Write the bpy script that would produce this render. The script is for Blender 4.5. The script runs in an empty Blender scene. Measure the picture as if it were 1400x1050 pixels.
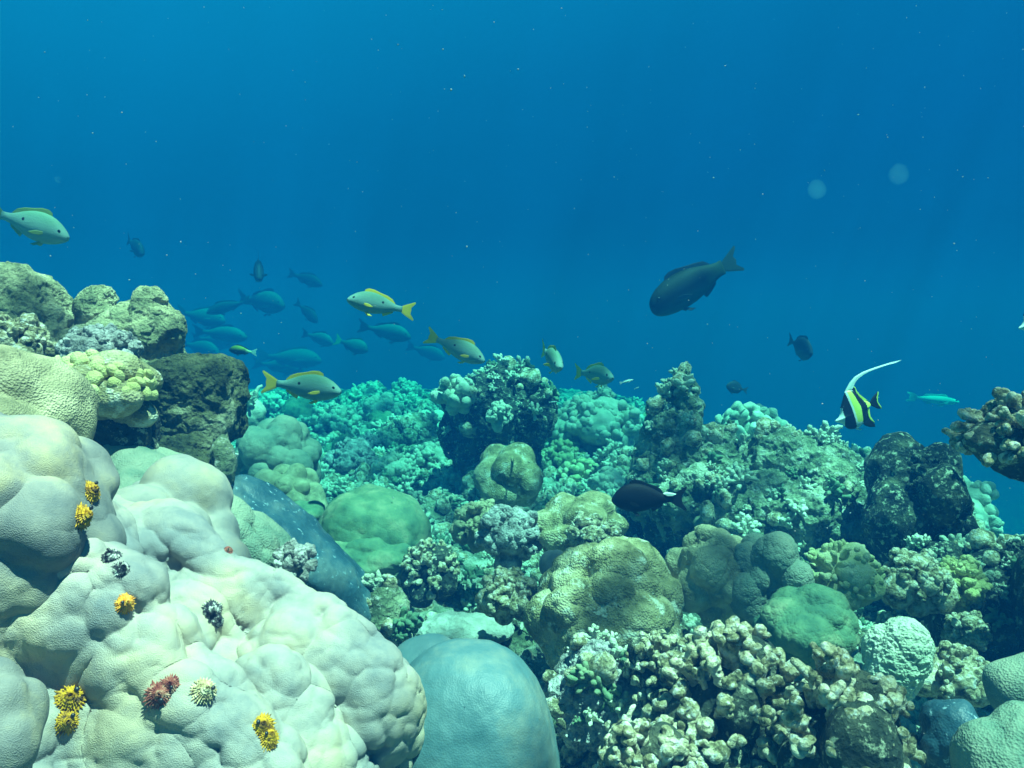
import bpy, bmesh, math, random
import numpy as np
from mathutils import Vector, Matrix
from mathutils.bvhtree import BVHTree

sc = bpy.context.scene
C = sc.collection
R = math.radians

# ------------------------------------------------------------------ camera
F = 1089.0                      # focal length in photo pixels (1400 wide)
CAM = np.array([0.0, 0.0, 1.0])
PITCH = R(-4.0)
cd = bpy.data.cameras.new('camera'); cam = bpy.data.objects.new('camera', cd); C.objects.link(cam)
cam.location = CAM; cam.rotation_euler = (R(90) + PITCH, 0, 0)
cd.sensor_width = 36; cd.lens = 36 * F / 1400; cd.clip_end = 500; cd.clip_start = 0.02
sc.camera = cam

# ------------------------------------------------------------------ world: open water around the reef
w = bpy.data.worlds.new('World'); sc.world = w; w.use_nodes = True
nt = w.node_tree; nt.nodes.clear()
wo = nt.nodes.new('ShaderNodeOutputWorld'); bg = nt.nodes.new('ShaderNodeBackground')
tc = nt.nodes.new('ShaderNodeTexCoord'); sp = nt.nodes.new('ShaderNodeSeparateXYZ')
rp = nt.nodes.new('ShaderNodeValToRGB'); mr = nt.nodes.new('ShaderNodeMapRange')
nt.links.new(tc.outputs['Generated'], sp.inputs[0])
mr.inputs['From Min'].default_value = -1; mr.inputs['From Max'].default_value = 1
ad = nt.nodes.new('ShaderNodeMath'); ad.operation = 'MULTIPLY_ADD'
ad.inputs[1].default_value = -0.24
nt.links.new(sp.outputs['X'], ad.inputs[0]); nt.links.new(sp.outputs['Z'], ad.inputs[2])
nt.links.new(ad.outputs[0], mr.inputs['Value'])
nt.links.new(mr.outputs[0], rp.inputs[0])
e = rp.color_ramp.elements
e[0].position = 0.0; e[0].color = (0.0, 0.006, 0.030, 1)
e[1].position = 1.0; e[1].color = (0.09, 0.16, 0.14, 1)
for pos, col in ((0.36, (0.0, 0.015, 0.07, 1)), (0.48, (0.0, 0.040, 0.115, 1)), (0.56, (0.0, 0.050, 0.145, 1)),
                 (0.64, (0.001, 0.069, 0.168, 1)), (0.74, (0.002, 0.110, 0.225, 1)), (0.86, (0.03, 0.185, 0.29, 1))):
    el = e.new(pos); el.color = col
nt.links.new(rp.outputs[0], bg.inputs[0]); bg.inputs[1].default_value = 0.50
nt.links.new(bg.outputs[0], wo.inputs[0])

# ------------------------------------------------------------------ sun
SUN = Vector((0.24, -0.22, 0.93)).normalized()
sd = bpy.data.lights.new('sun', 'SUN'); so = bpy.data.objects.new('sun', sd); C.objects.link(so)
sd.energy = 5.0; sd.angle = R(0.5); sd.color = (1.0, 0.66, 0.56)
so.rotation_euler = SUN.to_track_quat('Z', 'Y').to_euler()
so.location = (2, 0, 8)

sc.view_settings.view_transform = 'Standard'; sc.view_settings.look = 'None'
sc.view_settings.exposure = 2.4; sc.view_settings.gamma = 1
sc.cycles.volume_bounces = 1
sc.cycles.max_bounces = 6
sc.cycles.transparent_max_bounces = 12

# ------------------------------------------------------------------ helpers
def tag(o, label=None, cat=None, group=None, kind=None):
    if label: o['label'] = label
    if cat: o['category'] = cat
    if group: o['group'] = group
    if kind: o['kind'] = kind
    return o

def at(px, py, d):
    u = (px - 700) / F; v = (525 - py) / F
    return CAM + d * np.array([u, math.cos(PITCH) - v * math.sin(PITCH), math.sin(PITCH) + v * math.cos(PITCH)])

def mesh_obj(name, V, faces, mat, parent=None, smooth=True, midx=None, loc=None):
    V = np.asarray(V, dtype=np.float64)
    me = bpy.data.meshes.new(name)
    if loc is not None: V = V - np.asarray(loc)
    if isinstance(faces, np.ndarray):
        n, k = faces.shape
        me.vertices.add(len(V)); me.vertices.foreach_set('co', V.ravel())
        me.loops.add(n * k); me.loops.foreach_set('vertex_index', faces.ravel().astype(np.int32))
        me.polygons.add(n); me.polygons.foreach_set('loop_start', np.arange(0, n * k, k, dtype=np.int32))
        me.update(calc_edges=True)
    else:
        me.from_pydata([tuple(v) for v in V], [], faces); me.update()
    me.polygons.foreach_set('use_smooth', [smooth] * len(me.polygons))
    for m in (mat if isinstance(mat, (list, tuple)) else [mat]): me.materials.append(m)
    if midx is not None: me.polygons.foreach_set('material_index', np.asarray(midx, dtype=np.int32))
    me.update()
    o = bpy.data.objects.new(name, me); C.objects.link(o)
    if loc is not None: o.location = loc
    if parent: o.parent = parent
    return o

def empty(name, loc):
    o = bpy.data.objects.new(name, None); C.objects.link(o); o.location = loc; o.empty_display_size = 0.05
    return o

# --- noise (numpy)
_rs = np.random.RandomState(7)
_G = _rs.normal(size=(4096, 3)); _G /= np.linalg.norm(_G, axis=1)[:, None]
def _h(i, j, k, s=0):
    i = i.astype(np.int64); j = j.astype(np.int64); k = k.astype(np.int64)
    n = (i * 73856093) ^ (j * 19349663) ^ (k * 83492791) ^ (s * 2654435761)
    n = (n ^ (n >> 13)) * 1274126177
    return ((n ^ (n >> 16)) & 4095)
def gnoise(P, s=0):
    p0 = np.floor(P); f = P - p0; u = f * f * f * (f * (f * 6 - 15) + 10)
    out = 0
    for a in (0, 1):
        for b in (0, 1):
            for c in (0, 1):
                g = _G[_h(p0[:, 0] + a, p0[:, 1] + b, p0[:, 2] + c, s)]
                dt = (g * (f - np.array([a, b, c]))).sum(1)
                wt = (u[:, 0] if a else 1 - u[:, 0]) * (u[:, 1] if b else 1 - u[:, 1]) * (u[:, 2] if c else 1 - u[:, 2])
                out = out + wt * dt
    return out * 1.6
def fbm(P, octs=4, s=0, ridged=False, gain=0.5):
    a = 1.0; t = 0; tot = 0
    for o in range(octs):
        n = gnoise(P * (2.03 ** o) + 17.3 * o, s + o)
        if ridged: n = 1 - 2 * np.abs(n)
        t = t + a * n; tot += a; a *= gain
    return t / tot
def worley(P, s=0, two=False):
    """distance to the nearest jittered cell point"""
    p0 = np.floor(P); best = np.full(len(P), 9.0)
    ks = (0,) if two else (-1, 0, 1)
    for a in (-1, 0, 1):
        for b in (-1, 0, 1):
            for c in ks:
                q = p0 + np.array([a, b, c])
                h = _G[_h(q[:, 0], q[:, 1], q[:, 2], s)]
                cp = q + 0.5 + 0.5 * h * (np.array([1, 1, 0]) if two else 1)
                if two: d = np.sqrt(((P - cp)[:, :2] ** 2).sum(1))
                else: d = np.sqrt(((P - cp) ** 2).sum(1))
                best = np.minimum(best, d)
    return best
def bumps(P, s=0, two=False):
    """rounded cobble field 0..1"""
    d = worley(P, s, two)
    return np.sqrt(np.clip(1 - (d / 0.95) ** 2, 0, 1))

_ico = {}
def ico(n):
    if n not in _ico:
        bm = bmesh.new(); bmesh.ops.create_icosphere(bm, subdivisions=n, radius=1)
        bm.verts.ensure_lookup_table()
        V = np.array([v.co[:] for v in bm.verts]); Fc = np.array([[l.vert.index for l in f.loops] for f in bm.faces], dtype=np.int32)
        bm.free(); V /= np.linalg.norm(V, axis=1)[:, None]; _ico[n] = (V, Fc)
    return _ico[n]
def vnormals(V, Fc):
    fn = np.cross(V[Fc[:, 1]] - V[Fc[:, 0]], V[Fc[:, 2]] - V[Fc[:, 0]])
    N = np.zeros_like(V)
    for k in range(3): np.add.at(N, Fc[:, k], fn)
    L = np.linalg.norm(N, axis=1); L[L == 0] = 1
    return N / L[:, None]

def lobed_dirs(D, rng, nl, lr, out=0.78, k=28.0, base=0.8, up=-1.0, crisp=False, jit=0.10):
    """radius for directions D: union of spheres set round a core, softly joined"""
    r = np.full(len(D), float(base))
    if nl <= 0: return r
    ga = math.pi * (3 - math.sqrt(5)); cs = []
    for i in range(nl):
        z = 1 - (i + 0.5) / nl * (1 - up); th = i * ga
        q = math.sqrt(max(0, 1 - z * z)); v = np.array([q * math.cos(th), q * math.sin(th), z]) + rng.normal(size=3) * jit
        v = v / np.linalg.norm(v) * out * rng.uniform(0.86, 1.1); cs.append((v, lr * rng.uniform(0.62, 1.38)))
    if crisp:
        for c, s in cs:
            b = D @ c; di = b * b - c @ c + s * s
            t = np.where(di > 0, b + np.sqrt(np.maximum(di, 0)), 0); r = np.maximum(r, t)
        return r
    acc = np.exp(k * (r - 1))
    for c, s in cs:
        b = D @ c; di = b * b - c @ c + s * s
        t = np.where(di > 0, b + np.sqrt(np.maximum(di, 0)), 0)
        acc = acc + np.where(di > 0, np.exp(k * (t - 1)), 0)
    return 1 + np.log(acc) / k

def mound_geo(center, size, seed, nl=0, lr=0.3, out=0.78, sub=6, noise=(), cob=(), k=28, base=0.8, rotz=0.0, squash=2.0, warp=0.0, tilt=0.0, up=-1.0, jit=0.10, taper=0.0):
    """noise: list of (amp m, wavelength m, octaves, ridged); cob: list of (amp m, cell m)"""
    rng = np.random.RandomState(seed); D, Fc = ico(sub)
    Dq = D
    if warp: 
        Dq = D + warp * np.stack([fbm(D * 1.6 + 31 * seed, 2, seed), fbm(D * 1.6 + 57 * seed, 2, seed + 1), fbm(D * 1.6 + 91 * seed, 2, seed + 2)], 1)
        Dq /= np.linalg.norm(Dq, axis=1)[:, None]
    r = lobed_dirs(Dq, rng, nl, lr, out, k, base, up, False, jit)
    if squash != 2.0:      # boxy super-ellipsoid
        q = (np.abs(D) ** squash).sum(1) ** (-1 / squash); r = r * q
    V = D * r[:, None] * np.array(size)
    if taper: V[:, :2] *= (1 - taper * np.clip(V[:, 2:3] / size[2], -1, 1))
    if tilt:
        c, s = math.cos(tilt), math.sin(tilt); V = V @ np.array([[c, 0, -s], [0, 1, 0], [s, 0, c]]).T
    if rotz:
        c, s = math.cos(rotz), math.sin(rotz); V = V @ np.array([[c, -s, 0], [s, c, 0], [0, 0, 1]]).T
    V = V + np.array(center)
    for (a, wl, oc, rg) in noise:
        N = vnormals(V, Fc); V = V + N * (a * fbm(V / wl, oc, seed + 3, rg))[:, None]
    for (a, wl, *_o) in cob:
        N = vnormals(V, Fc); W = V / wl; W = W + 0.35 * np.stack([fbm(W * 0.9 + 13, 2, 3), fbm(W * 0.9 + 47, 2, 4), fbm(W * 0.9 + 83, 2, 5)], 1)
        V = V + N * (a * (bumps(W, seed) - 0.6))[:, None]
    return V, Fc

def merge(parts):
    Vs, Fs, n = [], [], 0
    for V, Fc in parts: Vs.append(V); Fs.append(Fc + n); n += len(V)
    return np.concatenate(Vs), np.concatenate(Fs)

def box(x0, y0, x1, y1, d):
    """centre and half-extents of a body seen in that photo window, standing d metres away"""
    c = at((x0 + x1) / 2, (y0 + y1) / 2, d)
    return c, (x1 - x0) / 2 / F * d, (y1 - y0) / 2 / F * d

# --- terrain
def smooth(t): t = np.clip(t, 0, 1); return t * t * (3 - 2 * t)
def H(x, y, detail=True):
    x = np.asarray(x, float); y = np.asarray(y, float)
    P = np.stack([x, y, np.zeros_like(x)], -1).reshape(-1, 3)
    X = P[:, 0]; Y = P[:, 1]
    h = 0.16 * fbm(P / 1.7 + 3.1, 3, 5)
    h += 0.62 * smooth((-X - 0.75) / 1.0) * smooth((3.3 - Y) / 0.9)
    h += 0.10 * smooth((Y - 3.5) / 5.0)
    h -= 0.22 * smooth((1.7 - Y) / 1.0) * smooth((X + 0.6) / 0.5) * (1 - smooth((X - 0.25) / 0.3))
    h += 0.55 * smooth((X - 0.4) / 0.9) * smooth((Y - 2.7) / 0.9) * smooth((5.2 - Y) / 1.2) * 0.62
    xe = 2.05 + 0.05 * fbm(P / 1.1, 2, 9) * 6 - 0.06 * (Y - 3.5) + 0.9 * smooth((1.6 - Y) / 1.0)
    h -= 1.7 * np.maximum(X - xe, 0) + 0.6 * smooth((X - xe + 0.3) / 0.5)
    h -= 0.42 * np.maximum(Y - 11.0, 0); h -= 0.35 * np.maximum(-X - 7.5, 0); h -= 0.5 * np.maximum(-Y - 2.0, 0)
    h = np.where(h < -4, -4 - 2.5 * (1 - np.exp((h + 4) / 4)), h)
    if detail:
        Q = P.copy(); Q[:, :2] += 0.12 * np.stack([fbm(P / 0.5, 2, 21), fbm(P / 0.5 + 9, 2, 22)], 1); Q[:, 2] = 0
        m = 0.45 + 0.55 * smooth(fbm(P / 0.9 + 40, 2, 31) + 0.6)
        h += 0.15 * (bumps(Q / 0.42, 11, True) - 0.6) * m
        h += 0.075 * (bumps(Q / 0.17, 12, True) - 0.6)
        h += 0.036 * (bumps(Q / 0.07, 13, True) - 0.6)
        h += 0.020 * fbm(P / 0.05, 3, 14)
    return h.reshape(x.shape)
def ground_hit(px, py):
    ts = np.concatenate([np.linspace(0.5, 4, 160), np.linspace(4.02, 16, 300)])
    pts = np.array([at(px, py, t) for t in ts]); hh = H(pts[:, 0], pts[:, 1], False)
    i = np.argmax(pts[:, 2] < hh)
    return (ts[i] if pts[i, 2] < hh[i] else 9.0)

# ------------------------------------------------------------------ materials
def mat_nodes(name):
    m = bpy.data.materials.new(name); m.use_nodes = True; t = m.node_tree
    b = t.nodes['Principled BSDF']; return m, t, b
def reef_mat(name, cols, scale=8.0, bump=0.5, bscale=220.0, bdist=0.003, rough=0.85, speck=None, coarse=(0.35, 40.0, 0.01), spec=0.2, sss=0.0):
    """cols: list of colours mixed by noise; polyps / grain by voronoi bump; speck = (colour, amount, scale)"""
    m, t, b = mat_nodes(name); N = t.nodes; L = t.links
    tc = N.new('ShaderNodeTexCoord')
    n1 = N.new('ShaderNodeTexNoise'); n1.inputs['Scale'].default_value = scale; n1.inputs['Detail'].default_value = 8; n1.inputs['Roughness'].default_value = 0.62
    L.new(tc.outputs['Object'], n1.inputs['Vector'])
    r = N.new('ShaderNodeValToRGB'); L.new(n1.outputs['Fac'], r.inputs[0])
    el = r.color_ramp.elements
    ps = np.linspace(0.36, 0.64, len(cols))
    el[0].position = ps[0]; el[0].color = (*cols[0], 1); el[1].position = ps[-1]; el[1].color = (*cols[-1], 1)
    for p_, c_ in zip(ps[1:-1], cols[1:-1]): x = el.new(p_); x.color = (*c_, 1)
    colout = r.outputs[0]
    if speck:
        n2 = N.new('ShaderNodeTexNoise'); n2.inputs['Scale'].default_value = speck[2]; n2.inputs['Detail'].default_value = 5; n2.inputs['Roughness'].default_value = 0.7
        L.new(tc.outputs['Object'], n2.inputs['Vector'])
        mr = N.new('ShaderNodeMapRange'); mr.inputs['From Min'].default_value = 0.62 - 0.22 * speck[1]; mr.inputs['From Max'].default_value = 0.70 - 0.20 * speck[1]
        L.new(n2.outputs['Fac'], mr.inputs['Value'])
        mx = N.new('ShaderNodeMix'); mx.data_type = 'RGBA'; L.new(mr.outputs[0], mx.inputs[0]); L.new(colout, mx.inputs[6]); mx.inputs[7].default_value = (*speck[0], 1)
        colout = mx.outputs[2]
    L.new(colout, b.inputs['Base Color'])
    b.inputs['Roughness'].default_value = rough
    b.inputs['Specular IOR Level'].default_value = spec
    v = N.new('ShaderNodeTexVoronoi'); v.inputs['Scale'].default_value = bscale; L.new(tc.outputs['Object'], v.inputs['Vector'])
    b1 = N.new('ShaderNodeBump'); b1.inputs['Strength'].default_value = bump; b1.inputs['Distance'].default_value = bdist
    L.new(v.outputs['Distance'], b1.inputs['Height'])
    n3 = N.new('ShaderNodeTexNoise'); n3.inputs['Scale'].default_value = coarse[1]; n3.inputs['Detail'].default_value = 6; n3.inputs['Roughness'].default_value = 0.7
    L.new(tc.outputs['Object'], n3.inputs['Vector'])
    b2 = N.new('ShaderNodeBump'); b2.inputs['Strength'].default_value = coarse[0]; b2.inputs['Distance'].default_value = coarse[2]
    L.new(n3.outputs['Fac'], b2.inputs['Height']); L.new(b1.outputs[0], b2.inputs['Normal'])
    L.new(b2.outputs[0], b.inputs['Normal'])
    return m
M = {}
M['porites'] = reef_mat('pale_massive_coral', [(0.17, 0.18, 0.185), (0.31, 0.285, 0.25), (0.42, 0.35, 0.245)], 7, 0.5, 700, 0.0012, 0.8, coarse=(0.25, 30, 0.006))
M['porites_grey'] = reef_mat('grey_massive_coral', [(0.12, 0.13, 0.135), (0.21, 0.205, 0.185), (0.36, 0.31, 0.20)], 9, 0.5, 700, 0.0012, 0.8, coarse=(0.25, 30, 0.006))
M['porites_green'] = reef_mat('green_massive_coral', [(0.13, 0.19, 0.14), (0.23, 0.26, 0.19), (0.34, 0.34, 0.24)], 7, 0.7, 260, 0.0025, 0.8)
M['dome_green'] = reef_mat('green_dome_coral', [(0.06, 0.13, 0.08), (0.12, 0.20, 0.11), (0.26, 0.29, 0.17)], 9, 0.4, 240, 0.002, 0.8)
M['blue_smooth'] = reef_mat('smooth_blue_grey_coral', [(0.045, 0.11, 0.13), (0.08, 0.15, 0.165), (0.19, 0.22, 0.19)], 6, 0.35, 350, 0.0012, 0.55, coarse=(0.12, 18, 0.006), spec=0.4)
M['blue_deep'] = reef_mat('smooth_blue_coral', [(0.015, 0.06, 0.09), (0.04, 0.10, 0.13), (0.12, 0.17, 0.17)], 6, 0.4, 260, 0.002, 0.5, speck=((0.4, 0.55, 0.6), 0.06, 55), coarse=(0.2, 18, 0.008), spec=0.4)
M['brown_lobed'] = reef_mat('olive_lobed_coral', [(0.10, 0.10, 0.04), (0.29, 0.25, 0.12), (0.50, 0.43, 0.26)], 14, 0.9, 200, 0.004, 0.8, speck=((0.58, 0.55, 0.42), 0.3, 20))
M['tan_lobed'] = reef_mat('tan_lobed_coral', [(0.18, 0.18, 0.10), (0.36, 0.33, 0.19), (0.55, 0.49, 0.30)], 12, 0.8, 300, 0.003, 0.8)
M['yellow_finger'] = reef_mat('yellow_knob_coral', [(0.36, 0.34, 0.12), (0.50, 0.47, 0.20), (0.60, 0.55, 0.28)], 12, 0.6, 260, 0.003, 0.75)
M['green_finger'] = reef_mat('green_finger_coral', [(0.28, 0.32, 0.14), (0.42, 0.44, 0.22), (0.58, 0.56, 0.36)], 14, 0.6, 260, 0.003, 0.75)
M['pale_finger'] = reef_mat('pale_finger_coral', [(0.32, 0.38, 0.28), (0.50, 0.52, 0.38), (0.64, 0.62, 0.50)], 14, 0.7, 200, 0.003, 0.8)
M['crust'] = reef_mat('encrusted_coral', [(0.08, 0.08, 0.04), (0.32, 0.28, 0.15), (0.62, 0.53, 0.35), (0.80, 0.72, 0.55)], 30, 0.9, 130, 0.006, 0.9, speck=((0.62, 0.60, 0.55), 0.35, 60), coarse=(0.9, 60, 0.014))
M['pink_crust'] = reef_mat('mauve_knob_coral', [(0.14, 0.14, 0.12), (0.34, 0.32, 0.30), (0.58, 0.54, 0.50)], 26, 0.9, 150, 0.005, 0.9, coarse=(0.8, 70, 0.012))
M['rock'] = reef_mat('reef_rock', [(0.06, 0.08, 0.04), (0.18, 0.22, 0.12), (0.38, 0.40, 0.24), (0.62, 0.60, 0.44)], 9, 0.9, 90, 0.008, 0.92, speck=((0.55, 0.54, 0.46), 0.28, 30), coarse=(1.0, 34, 0.03))
M['dark_rock'] = reef_mat('dark_shade_reef_rock', [(0.015, 0.025, 0.022), (0.05, 0.065, 0.045), (0.15, 0.15, 0.09)], 10, 0.9, 90, 0.008, 0.9, speck=((0.50, 0.50, 0.34), 0.32, 40), coarse=(1.0, 40, 0.02))  # dark rock tone; also paints in shade on coral head and branch cores
M['sun_painted_rock'] = reef_mat('sun_painted_shelf_rock', [(0.10, 0.11, 0.05), (0.30, 0.29, 0.15), (0.56, 0.48, 0.27), (0.70, 0.62, 0.42)], 7, 0.9, 90, 0.008, 0.92, coarse=(1.0, 34, 0.03))  # paler, yellower copy of the rock with sunlight put into its colour
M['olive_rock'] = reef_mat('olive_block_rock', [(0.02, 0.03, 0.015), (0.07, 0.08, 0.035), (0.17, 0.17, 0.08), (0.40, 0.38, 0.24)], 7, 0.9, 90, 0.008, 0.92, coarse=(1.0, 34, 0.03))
M['column'] = reef_mat('ruffled_black_growth', [(0.008, 0.014, 0.012), (0.03, 0.045, 0.03), (0.12, 0.13, 0.07)], 16, 0.9, 90, 0.008, 0.8, speck=((0.55, 0.55, 0.38), 0.36, 50), coarse=(1.0, 50, 0.02))
M['ground'] = reef_mat('reef_ground', [(0.04, 0.07, 0.04), (0.16, 0.21, 0.13), (0.38, 0.40, 0.28), (0.64, 0.62, 0.50)], 7, 0.9, 120, 0.008, 0.92, speck=((0.62, 0.60, 0.54), 0.35, 26), coarse=(1.0, 40, 0.025))
M['sand'] = reef_mat('coral_sand', [(0.40, 0.38, 0.32), (0.62, 0.60, 0.52)], 30, 0.6, 400, 0.003, 0.95, coarse=(0.6, 80, 0.01))

# ------------------------------------------------------------------ builders
def mound(name, label, cat, bb, d, mat, seed, depth=1.0, group=None, grow=1.0, **kw):
    c, rx, rz = box(*bb, d)
    rx *= grow; rz *= grow
    V, Fc = mound_geo(c, (rx, (rx + rz) / 2 * depth, rz), seed, **kw)
    o = mesh_obj(name, V, Fc, M[mat], loc=(c[0], c[1], c[2] - rz)); tag(o, label, cat, group)
    return o

def frame_to(dirn, spin=0.0):
    q = Vector(dirn).to_track_quat('Z', 'Y').to_matrix()
    return np.array(q @ Matrix.Rotation(spin, 3, 'Z'))

def finger_geo(p, dirn, length, r0, r1, seed, bulb=1.15, bend=0.2, seg=14, ring=12, rough=0.0):
    rng = np.random.RandomState(seed)
    t = np.linspace(0, 1, ring); th = np.linspace(0, 2 * math.pi, seg, endpoint=False)
    Rm = frame_to(dirn); bx, by = rng.normal(size=2) * bend
    V = []
    rr_tip = r1 * bulb
    for i, a in enumerate(t):
        # shaft then a hemispherical tip
        zz = a * length
        rad = r0 + (r1 - r0) * a + (rr_tip - r1) * math.exp(-((a - 0.82) / 0.16) ** 2)
        cap = max(0.0, (zz - (length - rr_tip)) / rr_tip)
        if cap > 0: rad *= math.sqrt(max(0.0, 1 - min(cap, 0.985) ** 2))
        off = np.array([bx * a * a * length, by * a * a * length, zz])
        V.append(np.stack([off[0] + rad * np.cos(th), off[1] + rad * np.sin(th), np.full(seg, off[2])], 1))
    V = np.concatenate(V); tip = np.array([[bx * length, by * length, length * 1.003]])
    V = np.concatenate([V, tip])
    Fq = []
    for i in range(ring - 1):
        for j in range(seg):
            a = i * seg + j; b_ = i * seg + (j + 1) % seg
            Fq += [(a, b_, b_ + seg), (a, b_ + seg, a + seg)]
    k = (ring - 1) * seg
    for j in range(seg): Fq.append((k + j, k + (j + 1) % seg, ring * seg))
    Fq = np.array(Fq, dtype=np.int32)
    V = V @ Rm.T + np.array(p)
    if rough:
        N = vnormals(V, Fq); V = V + N * (rough * fbm(V / 0.013, 3, seed))[:, None]
        V = V + N * (rough * 1.3 * (bumps(V / 0.012, seed) - 0.6))[:, None]
    return V, Fq

def finger_coral(name, label, cat, bb, d, mat, seed, n=50, fl=0.3, fr=0.09, depth=1.0, up=0.0, core=0.66, split=False, group=None,
                 bulb=1.15, fork=0.0, coremat=None, rough=0.0, seg=12, ring=10, bias=(0, 0, 0.25), lenvar=0.25, rvar=0.22):
    """a core with stubby fingers all round its upper side"""
    c, rx, rz = box(*bb, d); S = np.array([rx, (rx + rz) / 2 * depth, rz]); rng = np.random.RandomState(seed)
    base = (c[0], c[1], c[2] - rz); s0 = (rx + rz) / 2
    coreg = mound_geo(c, S * core, seed, nl=10, lr=0.5, sub=5, noise=((s0 * 0.08, s0 * 0.4, 3, False),))
    ga = math.pi * (3 - math.sqrt(5)); fs = []
    for i in range(n):
        z = 1 - (i + 0.5) / n * (1 - up); th = i * ga + seed
        q = math.sqrt(max(0, 1 - z * z)); D = np.array([q * math.cos(th), q * math.sin(th), z]) + rng.normal(size=3) * 0.09
        D /= np.linalg.norm(D)
        p = c + D * S * core * 0.85
        tipd = D * S / np.linalg.norm(S) + np.array(bias) * 0.4 + rng.normal(size=3) * 0.10
        tipd /= np.linalg.norm(tipd)
        reach = (1 - core * 0.85) * np.linalg.norm(D * S) * rng.uniform(1 - lenvar, 1.05)
        r = fr * s0 * rng.uniform(1 - rvar, 1 + rvar)
        g = [finger_geo(p, tipd, max(reach, r * 2.2), r * 0.8, r, seed * 131 + i, bulb, rough=rough * s0, seg=seg, ring=ring)]
        if rng.rand() < fork:
            for _k in range(rng.randint(1, 3) if fork < 1 else rng.randint(2, 5)):
                d2 = tipd + rng.normal(size=3) * 0.75; d2 /= np.linalg.norm(d2)
                if d2[2] < -0.2: continue
                g.append(finger_geo(p + tipd * reach * rng.uniform(0.3, 0.85), d2, reach * rng.uniform(0.35, 0.65), r * 0.7, r * 0.78, seed * 77 + i * 3 + _k, bulb, rough=rough * s0, seg=seg, ring=ring))
        fs.append(merge(g) if len(g) > 1 else g[0])
    m = M[mat]; cm = M[coremat] if coremat else m
    if split and n <= 100:
        root = empty(name, base); tag(root, label, cat, group)
        o = mesh_obj('core', coreg[0] - np.array(base), coreg[1], cm, root)
        for g in fs: mesh_obj('branch', g[0] - np.array(base), g[1], m, root)
        return root
    V, Fc = merge([coreg] + fs)
    mi = np.zeros(len(Fc), int); mi[:len(coreg[1])] = 1
    o = mesh_obj(name, V, Fc, [m, cm], loc=base, midx=mi); return tag(o, label, cat, group)

def cauli_geo(c, S, seed, n1=30, r1=0.26, n2=10, r2=0.4, up=-0.1, sub=3, rough=0.004, core=0.72):
    """core, blobs on it, knobs on the blobs"""
    rng = np.random.RandomState(seed); c = np.array(c); S = np.array(S); s0 = S.mean()
    parts = [mound_geo(c, S * core, seed, nl=8, lr=0.5, sub=5, noise=((s0 * 0.1, s0 * 0.35, 3, False),))]
    D3, F3 = ico(sub); ga = math.pi * (3 - math.sqrt(5))
    for i in range(n1):
        z = 1 - (i + 0.5) / n1 * (1 - up); th = i * ga + seed
        q = math.sqrt(max(0, 1 - z * z)); D = np.array([q * math.cos(th), q * math.sin(th), z]) + rng.normal(size=3) * 0.12
        D /= np.linalg.norm(D)
        p = c + D * S * rng.uniform(0.66, 0.86); R1 = r1 * s0 * rng.uniform(0.7, 1.25)
        V = p + D3 * R1 * 0.85; parts.append((V, F3))
        for j in range(n2):
            E = rng.normal(size=3) + D * 1.2; E /= np.linalg.norm(E)
            r_ = R1 * r2 * rng.uniform(0.6, 1.2)
            parts.append((p + E * R1 * rng.uniform(0.72, 1.0) + D3 * r_ * np.array([1, 1, rng.uniform(0.9, 1.3)]), F3))
    V, Fc = merge(parts)
    N = vnormals(V, Fc)
    V = V + N * (rough * 1.5 * fbm(V / (rough * 8), 3, seed) + rough * 0.8 * (bumps(V / (rough * 5), seed + 1) - 0.6))[:, None]
    return V, Fc
def cauli(name, label, cat, bb, d, mat, seed, depth=1.0, group=None, **kw):
    c, rx, rz = box(*bb, d)
    V, Fc = cauli_geo(c, (rx, (rx + rz) / 2 * depth, rz), seed, **kw)
    o = mesh_obj(name, V, Fc, M[mat], loc=(c[0], c[1], c[2] - rz)); return tag(o, label, cat, group)

# ================================================================== SETTING
def axis(lo, hi, near_lo, near_hi, step, growth):
    a = [near_lo]
    while a[-1] < near_hi: a.append(a[-1] + step(a[-1]))
    s = step(a[-1])
    while a[-1] < hi: s *= growth; a.append(a[-1] + s)
    b = [near_lo]; s = step(near_lo)
    while b[-1] > lo: s *= growth; b.append(b[-1] - s)
    return np.array(b[::-1][:-1] + a)
def build_ground():
    xs = axis(-45, 45, -3.2, 2.8, lambda v: 0.011, 1.035)
    ys = axis(-12, 70, 0.7, 6.5, lambda v: 0.010 + 0.0028 * max(0, v - 1.5), 1.03)
    X, Y = np.meshgrid(xs, ys); Z = H(X, Y)
    # small sideways push so knobs overhang a little
    P = np.stack([X.ravel(), Y.ravel(), Z.ravel()], 1)
    near = np.clip(1 - np.abs(P[:, 1] - 3.5) / 7, 0, 1)[:, None]
    P[:, :2] += 0.03 * near * np.stack([fbm(P / 0.11, 2, 61), fbm(P / 0.11 + 5, 2, 62)], 1)
    ny, nx = X.shape; i = np.arange(ny - 1)[:, None] * nx + np.arange(nx - 1)[None, :]
    i = i.ravel(); Q = np.stack([i, i + 1, i + nx + 1, i + nx], 1).astype(np.int32)
    o = mesh_obj('seabed', P, Q, M['ground']); tag(o, kind='structure'); return o
build_ground()

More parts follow.
